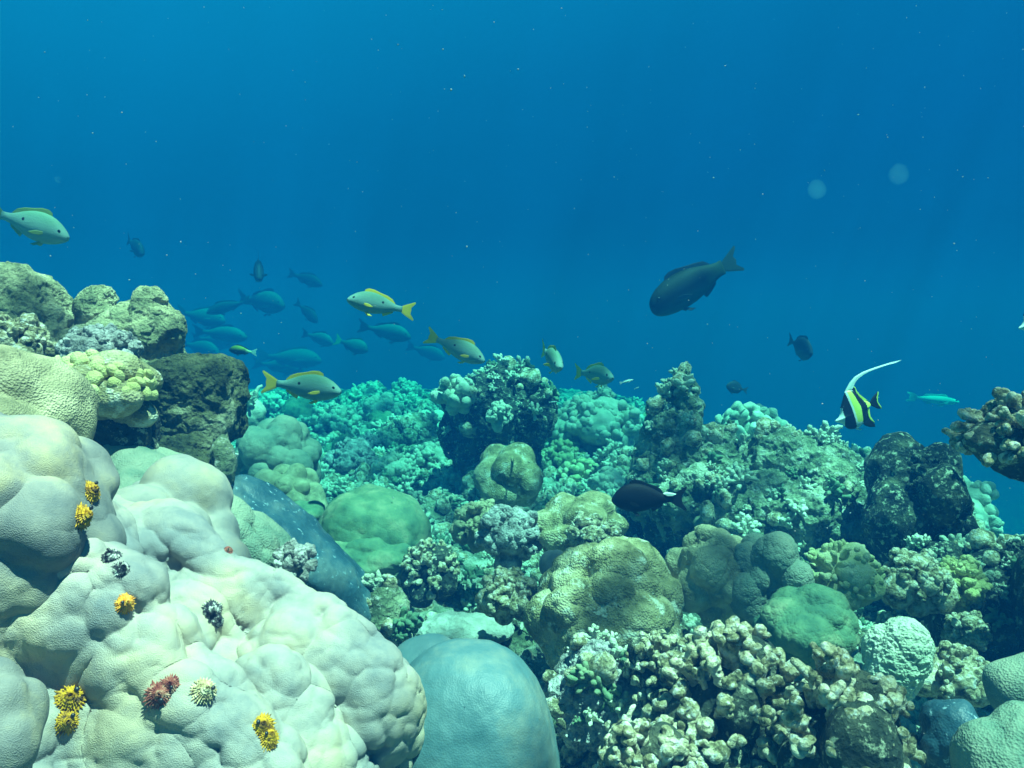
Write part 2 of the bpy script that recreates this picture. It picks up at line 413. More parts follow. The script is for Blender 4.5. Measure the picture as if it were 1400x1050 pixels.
def build_caustic_sheet():  # unseen sheet overhead, added so its transparency pattern dapples the sunlight
    m, t, b = mat_nodes('caustic_dapple'); N = t.nodes; L = t.links; N.remove(b)
    out = N['Material Output']; tr = N.new('ShaderNodeBsdfTransparent'); tc = N.new('ShaderNodeTexCoord')
    nz = N.new('ShaderNodeTexNoise'); nz.inputs['Scale'].default_value = 1.4; nz.inputs['Detail'].default_value = 2
    mx = N.new('ShaderNodeMix'); mx.data_type = 'VECTOR'; mx.inputs[0].default_value = 0.35
    L.new(tc.outputs['Object'], nz.inputs['Vector']); L.new(tc.outputs['Object'], mx.inputs[4]); L.new(nz.outputs['Color'], mx.inputs[5])
    v = N.new('ShaderNodeTexVoronoi'); v.feature = 'SMOOTH_F1'; v.inputs['Scale'].default_value = 4.4; v.inputs['Smoothness'].default_value = 0.25
    L.new(mx.outputs[1], v.inputs['Vector'])
    mr = N.new('ShaderNodeMapRange'); mr.inputs['From Min'].default_value = 0.16; mr.inputs['From Max'].default_value = 0.46
    mr.inputs['To Min'].default_value = 0.10; mr.inputs['To Max'].default_value = 1.0
    L.new(v.outputs['Distance'], mr.inputs['Value'])
    n2 = N.new('ShaderNodeTexNoise'); n2.inputs['Scale'].default_value = 0.9; n2.inputs['Detail'].default_value = 3; L.new(tc.outputs['Object'], n2.inputs['Vector'])
    m2 = N.new('ShaderNodeMapRange'); m2.inputs['From Min'].default_value = 0.35; m2.inputs['From Max'].default_value = 0.6
    m2.inputs['To Min'].default_value = 0.48; m2.inputs['To Max'].default_value = 1.0; L.new(n2.outputs['Fac'], m2.inputs['Value'])
    mu = N.new('ShaderNodeMath'); mu.operation = 'MULTIPLY'; L.new(mr.outputs[0], mu.inputs[0]); L.new(m2.outputs[0], mu.inputs[1])
    cmb = N.new('ShaderNodeCombineColor')
    for k in range(3): L.new(mu.outputs[0], cmb.inputs[k])
    L.new(cmb.outputs[0], tr.inputs['Color']); L.new(tr.outputs[0], out.inputs['Surface'])
    xs = np.linspace(-6, 8, 60); ys = np.linspace(-5, 12.5, 70); X, Y = np.meshgrid(xs, ys)
    P = np.stack([X.ravel(), Y.ravel(), 0 * X.ravel()], 1); P[:, 2] = 6.2 + 0.06 * fbm(P / 1.2, 3, 4)
    ny, nx = X.shape; i = (np.arange(ny - 1)[:, None] * nx + np.arange(nx - 1)[None, :]).ravel()
    o = mesh_obj('water_caustic_sheet', P, np.stack([i, i + 1, i + nx + 1, i + nx], 1).astype(np.int32), m)
    tag(o, kind='structure')
build_caustic_sheet()

def build_haze():
    m = bpy.data.materials.new('clear_blue_water'); m.use_nodes = True; t = m.node_tree; t.nodes.clear()
    out = t.nodes.new('ShaderNodeOutputMaterial'); v = t.nodes.new('ShaderNodeVolumePrincipled')
    v.inputs['Color'].default_value = (0.001, 0.0262, 0.090, 1)
    v.inputs['Density'].default_value = 0.42
    v.inputs['Absorption Color'].default_value = (0.0, 0.685, 0.646, 1)
    v.inputs['Anisotropy'].default_value = 0.0
    t.links.new(v.outputs[0], out.inputs['Volume'])
    lo = np.array([-46, -13, -8.5]); hi = np.array([46, 71, 2.6])
    V = [(x, y, z) for x in (lo[0], hi[0]) for y in (lo[1], hi[1]) for z in (lo[2], hi[2])]
    Fs = [(0, 1, 3, 2), (4, 6, 7, 5), (0, 4, 5, 1), (2, 3, 7, 6), (0, 2, 6, 4), (1, 5, 7, 3)]
    o = mesh_obj('haze', V, Fs, m, smooth=False); tag(o, kind='stuff')
build_haze()


def gd(bb, depth=1.0):
    """distance at which a body with this foot stands on the seabed"""
    d = ground_hit((bb[0] + bb[2]) / 2, bb[3]); return d + 0.5 * (bb[2] - bb[0]) / 2 / F * d * depth

# ================================================================== REEF: foreground left
big = mound('massive_coral', 'huge cream lobed coral mound filling the lower left, dotted with little tube worms', 'coral',
            (-545, 700, 562, 1760), 1.12, 'porites', 11, depth=0.60, nl=210, lr=0.19, out=0.87, base=0.94, up=-0.35, sub=9, k=90, jit=0.07, warp=0.22, grow=0.97,
            noise=((0.030, 0.20, 3, False),), cob=((0.034, 0.090), (0.017, 0.048), (0.005, 0.021)))
hump = mound('massive_coral', 'grey lobed coral hump at the left edge above the yellow worm pair', 'coral',
             (-190, 560, 172, 900), 0.98, 'porites_grey', 14, nl=16, lr=0.5, out=0.58, base=0.8, sub=8, warp=0.2, noise=((0.012, 0.12, 3, False),), cob=((0.014, 0.10), (0.005, 0.045)))
mound('massive_coral', 'grey rounded coral lobe with brown algae edge at the far left below the knobbly shelf', 'coral',
      (-150, 476, 92, 760), 1.15, 'tan_lobed', 15, cob=((0.012, 0.06),), nl=10, lr=0.5, out=0.6, sub=7, noise=((0.008, 0.10, 3, False),))
mound('massive_coral', 'small pale coral lobes in the bottom left corner beside the dark red worm', 'coral',
      (-60, 905, 60, 1100), 0.78, 'porites_grey', 16, nl=9, lr=0.45, out=0.6, sub=7, noise=((0.004, 0.06, 3, False),))
mound('massive_coral', 'green lobed coral slope rising behind the huge cream mound', 'coral',
      (70, 660, 425, 880), 1.60, 'porites_green', 17, depth=0.9, nl=40, lr=0.34, out=0.74, up=-1, sub=8, warp=0.2, tilt=-0.72, noise=((0.012, 0.12, 3, False),), cob=((0.020, 0.09), (0.007, 0.04)))
mound('massive_coral', 'brownish pale coral ridge between the grey hump and the green lobed slope', 'coral',
      (95, 640, 330, 900), 1.32, 'porites', 18, nl=26, lr=0.36, out=0.7, sub=7, noise=((0.008, 0.10, 4, False),))
mound('smooth_coral', 'long smooth blue coral slope flecked with white behind the green lobed coral', 'coral',
      (262, 714, 560, 790), 1.95, 'blue_deep', 19, depth=0.9, nl=7, lr=0.5, out=0.5, sub=8, tilt=-0.70, noise=((0.03, 0.25, 3, False), (0.006, 0.05, 3, False)))
cauli('knobbly_coral', 'small dark knobbly tuft wedged between cream mound and blue slope', 'coral', (372, 738, 432, 815), 1.55, 'pink_crust', 21, n1=10, n2=8, rough=0.003)
mound('smooth_coral', 'smooth blue grey coral dome at bottom centre beside the cream mound', 'coral',
      (512, 882, 768, 1320), 1.32, 'blue_smooth', 22, depth=0.75, nl=0, base=1.0, sub=8, squash=2.5, noise=((0.012, 0.22, 2, False), (0.002, 0.03, 2, False)))
mound('smooth_coral', 'flat blue green coral plate peeping out behind the smooth grey dome', 'coral',
      (512, 858, 640, 1010), 1.44, 'blue_smooth', 23, nl=3, lr=0.6, out=0.35, sub=7, noise=((0.006, 0.15, 2, False),))

# left rock shelf
mound('reef_rock', 'big rounded sunlit rock at the top of the left reef shelf', 'rock', (-190, 356, 150, 620), 2.15, 'sun_painted_rock', 31, nl=9, lr=0.55, out=0.55, sub=8, warp=0.3,
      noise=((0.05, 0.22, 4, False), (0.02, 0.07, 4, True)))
mound('reef_rock', 'small rock hump on the skyline between the big rounded rock and the highest knob', 'rock', (100, 388, 162, 470), 2.2, 'sun_painted_rock', 30, nl=5, lr=0.5, out=0.5, sub=7, noise=((0.02, 0.07, 4, False), (0.008, 0.025, 3, True)))
mound('reef_rock', 'low sunlit rock shoulder right of the big rounded left rock', 'rock', (85, 420, 256, 570), 2.15, 'sun_painted_rock', 32, nl=8, lr=0.5, out=0.6, sub=8, warp=0.3,
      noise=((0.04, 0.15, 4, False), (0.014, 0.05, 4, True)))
mound('reef_rock', 'small round rock knob standing highest on the right of the left shelf', 'rock', (174, 388, 234, 470), 2.15, 'sun_painted_rock', 33, nl=6, lr=0.6, out=0.5, sub=7, noise=((0.012, 0.05, 4, False), (0.006, 0.02, 3, True)))
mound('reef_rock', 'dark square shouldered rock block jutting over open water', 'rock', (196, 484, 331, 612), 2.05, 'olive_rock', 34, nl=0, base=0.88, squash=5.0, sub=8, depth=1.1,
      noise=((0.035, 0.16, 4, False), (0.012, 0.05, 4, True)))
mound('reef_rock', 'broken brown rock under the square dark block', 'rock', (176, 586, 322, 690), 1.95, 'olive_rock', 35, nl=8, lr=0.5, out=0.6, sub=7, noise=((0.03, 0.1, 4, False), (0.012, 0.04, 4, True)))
mound('cup_coral', 'pointed brown cup shaped growth below the square dark block', 'coral', (288, 592, 325, 668), 1.88, 'rock', 36, nl=4, lr=0.6, out=0.4, sub=6, noise=((0.008, 0.04, 3, False),))
finger_coral('knob_coral', 'yellow knob coral crown on the left shelf', 'coral', (34, 482, 218, 600), 1.60, 'yellow_finger', 37, n=100, fr=0.125, core=0.82, up=0.0, fork=0.6, split=True, bulb=1.1, coremat='brown_lobed', depth=0.9, lenvar=0.2)
mound('dead_coral_shade', 'coral base under the yellow knob coral with its shade painted black', 'coral', (88, 545, 212, 668), 1.66, 'dark_rock', 38, nl=14, lr=0.4, out=0.7, sub=7, noise=((0.02, 0.05, 4, False),))  # near-black body stands in for the shade beneath the coral crown
cauli('knobbly_coral', 'mauve knobbly coral behind the yellow knob coral', 'coral', (80, 446, 196, 520), 1.82, 'pink_crust', 39, n1=34, n2=9, r1=0.22, rough=0.003)
cauli('knobbly_coral', 'pale knobbly coral at the left edge beside the yellow knob coral', 'coral', (-50, 428, 68, 520), 1.75, 'crust', 40, n1=30, n2=9, r1=0.24, rough=0.003)

# ================================================================== REEF: middle
def M_(b, depth=1.0): return gd(b, depth)
b = (428, 664, 592, 812)
mound('dome_coral', 'smooth green dome coral with a knobbly skirt in the middle left', 'coral', b, 2.75, 'dome_green', 41, nl=0, base=0.98, sub=8, depth=1.0,
      noise=((0.022, 0.14, 3, False),), cob=((0.008, 0.055),))
mound('dome_coral', 'lumpy green skirt at the foot of the green dome coral', 'coral', (425, 725, 590, 800), 2.62, 'dome_green', 42, nl=26, lr=0.34, out=0.72, sub=7, noise=((0.012, 0.06, 3, False),))
mound('massive_coral', 'lobed teal coral mound on the left behind the green dome', 'coral', (322, 574, 436, 700), 3.5, 'porites_green', 43, nl=34, lr=0.32, out=0.78, sub=8, cob=((0.010, 0.06),), noise=((0.01, 0.08, 3, False),))
mound('massive_coral', 'smaller lobed mound stepping down in front of the teal one', 'coral', (352, 636, 444, 740), 3.2, 'tan_lobed', 44, nl=24, lr=0.34, out=0.76, sub=7, cob=((0.012, 0.05),), noise=((0.01, 0.08, 3, False),))
mound('plate_coral', 'flat green shelf coral left of the green dome', 'coral', (388, 682, 452, 722), 3.0, 'dome_green', 45, nl=6, lr=0.5, out=0.5, sub=6, noise=((0.008, 0.08, 3, False),))
mound('reef_rock', 'pale rounded rock by the square block at the left end of the far reef', 'rock', (322, 548, 362, 600), 4.2, 'pale_finger', 46, nl=5, lr=0.55, out=0.5, sub=6, noise=((0.02, 0.1, 3, False),))
mound('bommie', 'tall dark coral head with deep shade painted in, rising above the middle reef', 'coral head', (608, 516, 744, 650), 4.7, 'dark_rock', 47, nl=14, lr=0.44, out=0.66, sub=8, squash=2.5, warp=0.3,  # shade on its front is put into the dark colour
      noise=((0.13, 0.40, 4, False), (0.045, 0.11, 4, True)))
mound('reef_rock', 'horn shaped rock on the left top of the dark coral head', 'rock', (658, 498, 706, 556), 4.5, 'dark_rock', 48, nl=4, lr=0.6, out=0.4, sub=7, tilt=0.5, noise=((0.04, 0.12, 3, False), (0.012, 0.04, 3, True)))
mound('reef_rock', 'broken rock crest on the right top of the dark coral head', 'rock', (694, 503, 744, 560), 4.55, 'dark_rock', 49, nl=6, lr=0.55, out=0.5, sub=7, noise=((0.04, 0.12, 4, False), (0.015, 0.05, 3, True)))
finger_coral('finger_coral', 'pale stubby finger coral on the left shoulder of the dark coral head', 'coral', (586, 510, 664, 584), 4.4, 'pale_finger', 50, n=26, fr=0.17, core=0.5, fork=0.5, bulb=1.35, rough=0.02, split=True, up=-0.2)
cauli('knobbly_coral', 'bright white knob cluster on the shaded face of the dark coral head', 'coral', (664, 548, 700, 592), 4.15, 'pale_finger', 51, n1=14, n2=7, rough=0.006)
mound('massive_coral', 'brown and green rounded coral just below the dark coral head', 'coral', (650, 608, 740, 700), 3.5, 'brown_lobed', 52, nl=10, lr=0.45, out=0.62, sub=7, noise=((0.015, 0.1, 4, False),))
mound('massive_coral', 'thin rimmed green coral behind the brown rounded coral', 'coral', (664, 604, 718, 660), 3.8, 'dome_green', 53, nl=3, lr=0.6, out=0.4, sub=6, noise=((0.01, 0.1, 3, False),))
cauli('coral_heap', 'broad teal heap of knobbly coral on the skyline right of the dark coral head', 'coral', (748, 540, 880, 640), 5.4, 'pale_finger', 54, n1=60, n2=9, r1=0.2, rough=0.010, sub=3)
cauli('knobbly_coral', 'round teal knob coral standing on the skyline heap', 'coral', (812, 526, 840, 556), 5.4, 'pale_finger', 55, n1=12, n2=7, rough=0.006)
mound('rock_pinnacle', 'narrow brown rock pinnacle pointing up right of centre', 'rock', (876, 512, 976, 740), 3.55, 'rock', 56, nl=14, lr=0.40, out=0.62, sub=8, warp=0.3, base=0.65, taper=0.5,
      noise=((0.05, 0.18, 4, False), (0.022, 0.06, 4, True)))
mound('reef_rock', 'wide rock shoulder at the foot of the pinnacle', 'rock', (862, 590, 1040, 770), 3.45, 'rock', 57, nl=16, lr=0.42, out=0.66, sub=8, warp=0.3,
      noise=((0.06, 0.2, 4, False), (0.025, 0.06, 4, True)))
mound('reef_rock', 'long sunlit rock ridge right of the pinnacle', 'rock', (1010, 606, 1205, 800), 3.2, 'rock', 58, nl=14, lr=0.42, out=0.66, sub=8, warp=0.25,
      noise=((0.05, 0.2, 4, False), (0.026, 0.06, 4, True)))
mound('reef_rock', 'rough rock slope under the left end of the long ridge', 'rock', (950, 650, 1120, 800), 3.1, 'rock', 59, nl=14, lr=0.42, out=0.66, sub=8, warp=0.25,
      noise=((0.05, 0.2, 4, False), (0.03, 0.06, 4, True)))
finger_coral('finger_coral', 'teal stubby finger coral on the skyline above the rock ridge', 'coral', (972, 548, 1078, 640), 4.6, 'pale_finger', 60, n=46, fr=0.15, core=0.6, fork=0.5, bulb=1.4, rough=0.02, split=True, up=-0.1)
mound('smooth_coral', 'faint blue rounded coral fading behind the skyline finger coral', 'coral', (1040, 584, 1118, 660), 6.2, 'blue_deep', 61, nl=4, lr=0.5, out=0.5, sub=6, noise=((0.03, 0.2, 3, False),))
cauli('encrusted_column', 'black column densely covered with small ruffled growths at the reef edge', 'coral', (1194, 604, 1322, 790), 2.75, 'column', 62, n1=260, n2=6, r1=0.10, r2=0.45, core=0.92, rough=0.004, up=-0.8)
cauli('coral_heap', 'hazy blue green coral heap behind the black column', 'coral', (1268, 640, 1350, 800), 3.6, 'pale_finger', 63, n1=34, n2=7, r1=0.24, rough=0.008, up=-0.6)
mound('reef_rock', 'dark rounded rock at the foot of the black column', 'rock', (1230, 735, 1322, 800), 2.5, 'dark_rock', 64, nl=5, lr=0.5, out=0.5, sub=6, noise=((0.02, 0.08, 3, False),))
# overhanging ledge at the right edge
finger_coral('branching_coral', 'stubby branching coral ledge reaching in from the right edge', 'coral', (1304, 530, 1560, 668), 1.75, 'crust', 65, n=100, fr=0.065, core=0.66, fork=1.0, bulb=1.25, rough=0.024, lenvar=0.5, rvar=0.4, seg=16, ring=14, split=True, up=-0.4, coremat='dark_rock', bias=(-0.2, 0, 0.1))  # dark core colour paints the shade between branches
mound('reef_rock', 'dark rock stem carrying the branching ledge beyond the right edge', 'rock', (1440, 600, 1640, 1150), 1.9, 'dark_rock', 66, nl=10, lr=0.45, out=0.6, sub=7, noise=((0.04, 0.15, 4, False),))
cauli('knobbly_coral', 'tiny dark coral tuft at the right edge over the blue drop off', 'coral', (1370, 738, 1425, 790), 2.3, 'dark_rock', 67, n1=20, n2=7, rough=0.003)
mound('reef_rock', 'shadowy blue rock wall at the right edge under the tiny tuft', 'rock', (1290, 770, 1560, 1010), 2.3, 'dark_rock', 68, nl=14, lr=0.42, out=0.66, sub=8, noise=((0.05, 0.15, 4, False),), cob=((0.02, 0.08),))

# ================================================================== REEF: right foreground
mound('brain_coral', 'olive lobed coral boulder with deep folds in the centre foreground', 'coral', (722, 752, 926, 920), 2.0, 'brown_lobed', 71, cob=((0.012, 0.05),), depth=0.95, nl=26, lr=0.36, out=0.72, base=0.72, sub=8, k=40, warp=0.2,
      noise=((0.016, 0.09, 3, False), (0.003, 0.02, 3, False)))
mound('massive_coral', 'flat topped olive coral behind the olive boulder', 'coral', (722, 672, 858, 770), 2.6, 'brown_lobed', 72, nl=14, lr=0.42, out=0.66, sub=8, warp=0.2, noise=((0.012, 0.09, 3, False), (0.003, 0.02, 3, False)))
cauli('knobbly_coral', 'white tipped knob cluster in front of the flat topped olive coral', 'coral', (770, 705, 848, 765), 2.42, 'crust', 73, n1=20, n2=9, r1=0.24, rough=0.004)
cauli('knobbly_coral', 'grey mauve knobbly coral left of the flat topped olive coral', 'coral', (652, 690, 742, 790), 2.55, 'pink_crust', 74, n1=40, n2=8, r1=0.22, rough=0.005)
mound('massive_coral', 'tan and green boulder coral with smooth knobs right of centre', 'coral', (918, 724, 1030, 850), 2.05, 'tan_lobed', 75, cob=((0.026, 0.10),), nl=22, lr=0.36, out=0.7, sub=8, warp=0.15, noise=((0.008, 0.07, 3, False), (0.0025, 0.012, 2, False)))
mound('massive_coral', 'grey green round boulder coral beside the tan one', 'coral', (1000, 728, 1102, 860), 2.0, 'porites_green', 76, cob=((0.026, 0.10),), nl=20, lr=0.36, out=0.7, sub=8, warp=0.15, noise=((0.008, 0.07, 3, False), (0.0025, 0.012, 2, False)))
mound('massive_coral', 'shaded green lobes below the two boulder corals', 'coral', (1040, 806, 1176, 905), 1.85, 'dome_green', 77, cob=((0.02, 0.08),), nl=18, lr=0.40, out=0.66, sub=8, warp=0.15, noise=((0.008, 0.07, 3, False), (0.0025, 0.012, 2, False)))
finger_coral('finger_coral', 'neat light green finger coral cluster right of the boulder corals', 'coral', (1092, 738, 1208, 842), 2.05, 'green_finger', 78, n=100, fr=0.078, core=0.74, split=True, bulb=1.12, up=-0.25, lenvar=0.12, bias=(0.1, -0.3, 0.1))
cauli('knobbly_coral', 'pale knobbly coral to the right of the light green finger coral', 'coral', (1204, 752, 1300, 850), 2.15, 'crust', 79, n1=40, n2=8, r1=0.2, rough=0.005)
cauli('knobbly_coral', 'yellow tipped knobbly coral near the right reef edge', 'coral', (1278, 760, 1346, 850), 2.2, 'yellow_finger', 80, n1=28, n2=7, r1=0.22, rough=0.004)
cauli('knobbly_coral', 'bright flat topped knob coral low on the right edge slope', 'coral', (1290, 838, 1356, 900), 2.05, 'crust', 81, n1=26, n2=7, r1=0.22, rough=0.004)
mound('pitted_coral', 'pale turquoise pitted coral knob on the right', 'coral', (1184, 850, 1268, 962), 1.65, 'pale_finger', 82, nl=5, lr=0.55, out=0.45, sub=8, noise=((0.006, 0.03, 3, False), (0.004, 0.012, 2, True)), cob=((0.004, 0.018),))
BRK = dict(fr=0.054, core=0.72, fork=1.0, bulb=1.22, rough=0.026, coremat='dark_rock', lenvar=0.5, rvar=0.42, seg=18, ring=16)  # near-black core colour stands in for shade in the gaps between branches
finger_coral('branching_coral', 'large sunlit mass of stubby crusted branches in the right foreground', 'coral', (880, 838, 1110, 1160), 1.42, 'crust', 83, n=100, depth=0.8, up=-0.35, split=True, **BRK)
finger_coral('branching_coral', 'second crusted branch mass sloping down right of the large one', 'coral', (1040, 885, 1256, 1200), 1.30, 'crust', 84, n=100, depth=0.8, up=-0.35, split=True, **BRK)
finger_coral('branching_coral', 'low crusted branches between the olive boulder and the large crusted mass', 'coral', (850, 856, 950, 990), 1.58, 'crust', 85, n=60, up=-0.3, split=True, **{**BRK, 'fr': 0.085})
finger_coral('branching_coral', 'crusted branches at the bottom edge right of the smooth grey dome', 'coral', (800, 975, 975, 1200), 1.25, 'crust', 86, n=90, up=-0.3, split=True, **{**BRK, 'fr': 0.07})
mound('massive_coral', 'smooth turquoise dome at the right edge above the corner', 'coral', (1342, 888, 1470, 1000), 1.35, 'porites_green', 87, nl=4, lr=0.55, out=0.4, sub=7, noise=((0.006, 0.1, 2, False),))
mound('massive_coral', 'smooth pale green coral in the bottom right corner', 'coral', (1296, 970, 1480, 1180), 1.15, 'porites_green', 88, nl=6, lr=0.55, out=0.45, sub=8, noise=((0.010, 0.08, 3, False), (0.0015, 0.015, 2, False)))
mound('smooth_coral', 'deep blue coral patch beside the bottom right corner coral', 'coral', (1258, 945, 1352, 1080), 1.28, 'blue_deep', 89, nl=7, lr=0.5, out=0.55, sub=7, noise=((0.008, 0.05, 3, False),))
cauli('encrusted_coral', 'greenish crusted ledge between the pitted knob and the right edge dome', 'coral', (1236, 880, 1360, 975), 1.72, 'crust', 90, n1=50, n2=7, r1=0.18, rough=0.005)

# central rubble field
finger_coral('branching_coral', 'dark knobbly bush right of the green dome coral', 'coral', (545, 738, 632, 840), 2.5, 'crust', 91, n=80, up=-0.2, split=True, **{**BRK, 'fr': 0.075})
cauli('branching_coral', 'tan fluted coral bush above the dark knobbly bush', 'coral', (618, 682, 690, 760), 2.75, 'tan_lobed', 92, n1=40, n2=8, r1=0.2, rough=0.004)
mound('reef_rock', 'pale pitted rock below the green dome coral', 'rock', (468, 815, 560, 900), 2.0, 'rock', 93, nl=9, lr=0.5, out=0.6, sub=7, noise=((0.02, 0.08, 4, False), (0.01, 0.03, 3, True)))
mound('coral_sand_patch', 'bright patch of white coral sand between rubble in the centre', 'sand', (548, 838, 722, 885), 2.35, 'sand', 94, nl=0, sub=7, noise=((0.02, 0.1, 4, False), (0.006, 0.03, 3, False)))
mound('massive_coral', 'little grey leaf shaped coral left of the olive boulder', 'coral', (738, 752, 778, 800), 2.15, 'porites_grey', 95, nl=3, lr=0.6, out=0.35, sub=6, noise=((0.004, 0.05, 2, False),))
cauli('knobbly_coral', 'pale knobs on the rubble left of the olive boulder', 'coral', (652, 775, 735, 862), 2.15, 'crust', 96, n1=40, n2=8, r1=0.2, rough=0.005)
mound('reef_rock', 'mauve lichen grey rock under the olive boulder', 'rock', (748, 895, 862, 1010), 1.7, 'pink_crust', 97, nl=9, lr=0.5, out=0.6, sub=8, noise=((0.02, 0.07, 4, False), (0.012, 0.03, 4, True)))

# ================================================================== smaller colonies all over the middle and far reef
FILL = [ # kind, bbox, material, label
 ('c', (440, 600, 520, 662), 'pink_crust', 'small mauve knob coral behind the green dome on its left'),
 ('c', (508, 618, 572, 672), 'pale_finger', 'tight white knob coral just behind the green dome'),
 ('m', (446, 590, 490, 640), 'dome_green', 'round brown green coral left of the mauve knob corals'),
 ('c', (484, 590, 528, 634), 'pink_crust', 'mauve knob coral touching its left neighbour above the green dome'),
 ('r', (522, 570, 600, 628), 'rock', 'dark shaded boulder with a pale top left of the dark coral head'),
 ('m', (560, 560, 620, 612), 'pale_finger', 'sunlit pale boulder at the left foot of the dark coral head'),
 ('c', (556, 606, 625, 660), 'pale_finger', 'pale knobbly coral below the sunlit boulder'),
 ('c', (430, 552, 492, 600), 'pale_finger', 'pale knob arch coral under the swimming yellow tailed fish'),
 ('c', (492, 540, 548, 586), 'pale_finger', 'teal knobbly coral right of the pale knob arch'),
 ('c', (484, 520, 530, 556), 'pale_finger', 'small teal coral on the far skyline in the left half'),
 ('c', (530, 518, 580, 556), 'pale_finger', 'skyline coral tuft left of the pale stubby finger coral'),
 ('m', (378, 540, 432, 590), 'dome_green', 'dull green rounded coral under the head of the low yellow tailed fish'),
 ('c', (338, 536, 392, 574), 'pale_finger', 'pale far rubble coral under the low fish tail'),
 ('c', (596, 640, 652, 690), 'pale_finger', 'pale coral knot between green dome and brown rounded coral'),
 ('m', (612, 640, 640, 676), 'rock', 'small round ball coral left of the brown rounded coral'),
 ('r', (560, 680, 632, 736), 'rock', 'grey rock behind the right shoulder of the green dome'),
 ('c', (690, 650, 740, 700), 'crust', 'speckled knobs below the brown rounded coral'),
 ('c', (738, 602, 800, 652), 'green_finger', 'green finger clump right of the dark coral head foot'),
 ('f', (760, 622, 830, 680), 'green_finger', 'branching green coral clump below the teal skyline heap'),
 ('c', (800, 640, 862, 700), 'pale_finger', 'white crusted branches left of the dark swimming fish'),
 ('c', (736, 576, 792, 616), 'pale_finger', 'teal crumbly coral under the skyline heap'),
 ('c', (832, 560, 890, 604), 'pale_finger', 'teal knobs at the right foot of the skyline heap'),
 ('m', (872, 560, 906, 598), 'yellow_finger', 'small yellowish coral cushion left of the pinnacle'),
 ('r', (820, 628, 880, 680), 'rock', 'tan rock hump left of the pinnacle foot'),
 ('c', (600, 560, 632, 600), 'pale_finger', 'small pale knob coral low on the left of the dark coral head'),
 ('r', (640, 640, 690, 700), 'rock', 'rounded tan rock left of the brown rounded coral'),
 ('c', (700, 738, 760, 790), 'crust', 'speckled knobs beside the little grey leaf coral'),
 ('c', (520, 800, 590, 850), 'crust', 'low crusted knobs above the sand patch'),
 ('c', (592, 800, 655, 850), 'rock', 'brown crumbly knobs right of the dark knobbly bush'),
 ('r', (660, 855, 742, 905), 'rock', 'broken rock right of the sand patch'),
 ('c', (1030, 770, 1100, 825), 'tan_lobed', 'olive knobs tucked behind the grey green boulder'),
 ('r', (1150, 690, 1222, 770), 'rock', 'steep sunlit rock flank left of the black column'),
 ('c', (1196, 838, 1262, 890), 'crust', 'dark crusted knobs behind the pitted coral knob'),
 ('c', (1110, 850, 1190, 910), 'crust', 'crusted lumps left of the pitted coral knob'),
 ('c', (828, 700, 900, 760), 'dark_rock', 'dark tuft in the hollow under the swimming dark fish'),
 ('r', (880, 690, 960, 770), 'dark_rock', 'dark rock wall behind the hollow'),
 ('c', (905, 850, 960, 900), 'crust', 'pale crusted tips right of the olive boulder'),
 ('c', (746, 1000, 860, 1100), 'crust', 'bottom edge crusted lumps nearest the smooth grey dome'),
 ('f', (640, 560, 672, 600), 'pale_finger', 'few white fingers low in the shade of the dark coral head'),
 ('c', (360, 600, 410, 640), 'porites_green', 'knobbly top on the lobed teal mound'),
 ('c', (600, 700, 650, 745), 'crust', 'pale lumps directly right of the green dome'),
 ('m', (500, 560, 545, 600), 'dome_green', 'dim green ball coral in the far rubble'),
 ('c', (1222, 800, 1290, 850), 'crust', 'crusted bumps above the pitted coral knob'),
 ('c', (985, 830, 1050, 880), 'crust', 'knobs under the tan boulder coral'),
]
for i, (k, bb, m_, lb) in enumerate(FILL):
    x0, y0, x1, y1 = bb; d = gd(bb); bb = (x0, y0, x1, y1 + 0.25 * (y1 - y0))
    if k == 'c':
        cauli('knobbly_coral', lb, 'coral', bb, d, m_, 200 + i, n1=36, n2=7, r1=0.2 + 0.06 * ((i * 7) % 3) / 2, rough=0.003 * d / 2 + 0.002, sub=2 if d > 3.5 else 3)
    elif k == 'm':
        mound('massive_coral', lb, 'coral', bb, d, m_, 200 + i, nl=9, lr=0.45, out=0.6, sub=7, noise=((0.02, 0.12, 4, False), (0.004, 0.03, 3, False)))
    elif k == 'r':
        mound('reef_rock', lb, 'rock', bb, d, m_, 200 + i, nl=9, lr=0.5, out=0.6, sub=7, warp=0.3, noise=((0.04, 0.15, 4, False), (0.018, 0.05, 4, True)))
    else:
        finger_coral('finger_coral', lb, 'coral', bb, d, m_, 200 + i, n=40, fr=0.13, core=0.55, fork=0.5, bulb=1.25, rough=0.02, up=-0.1)

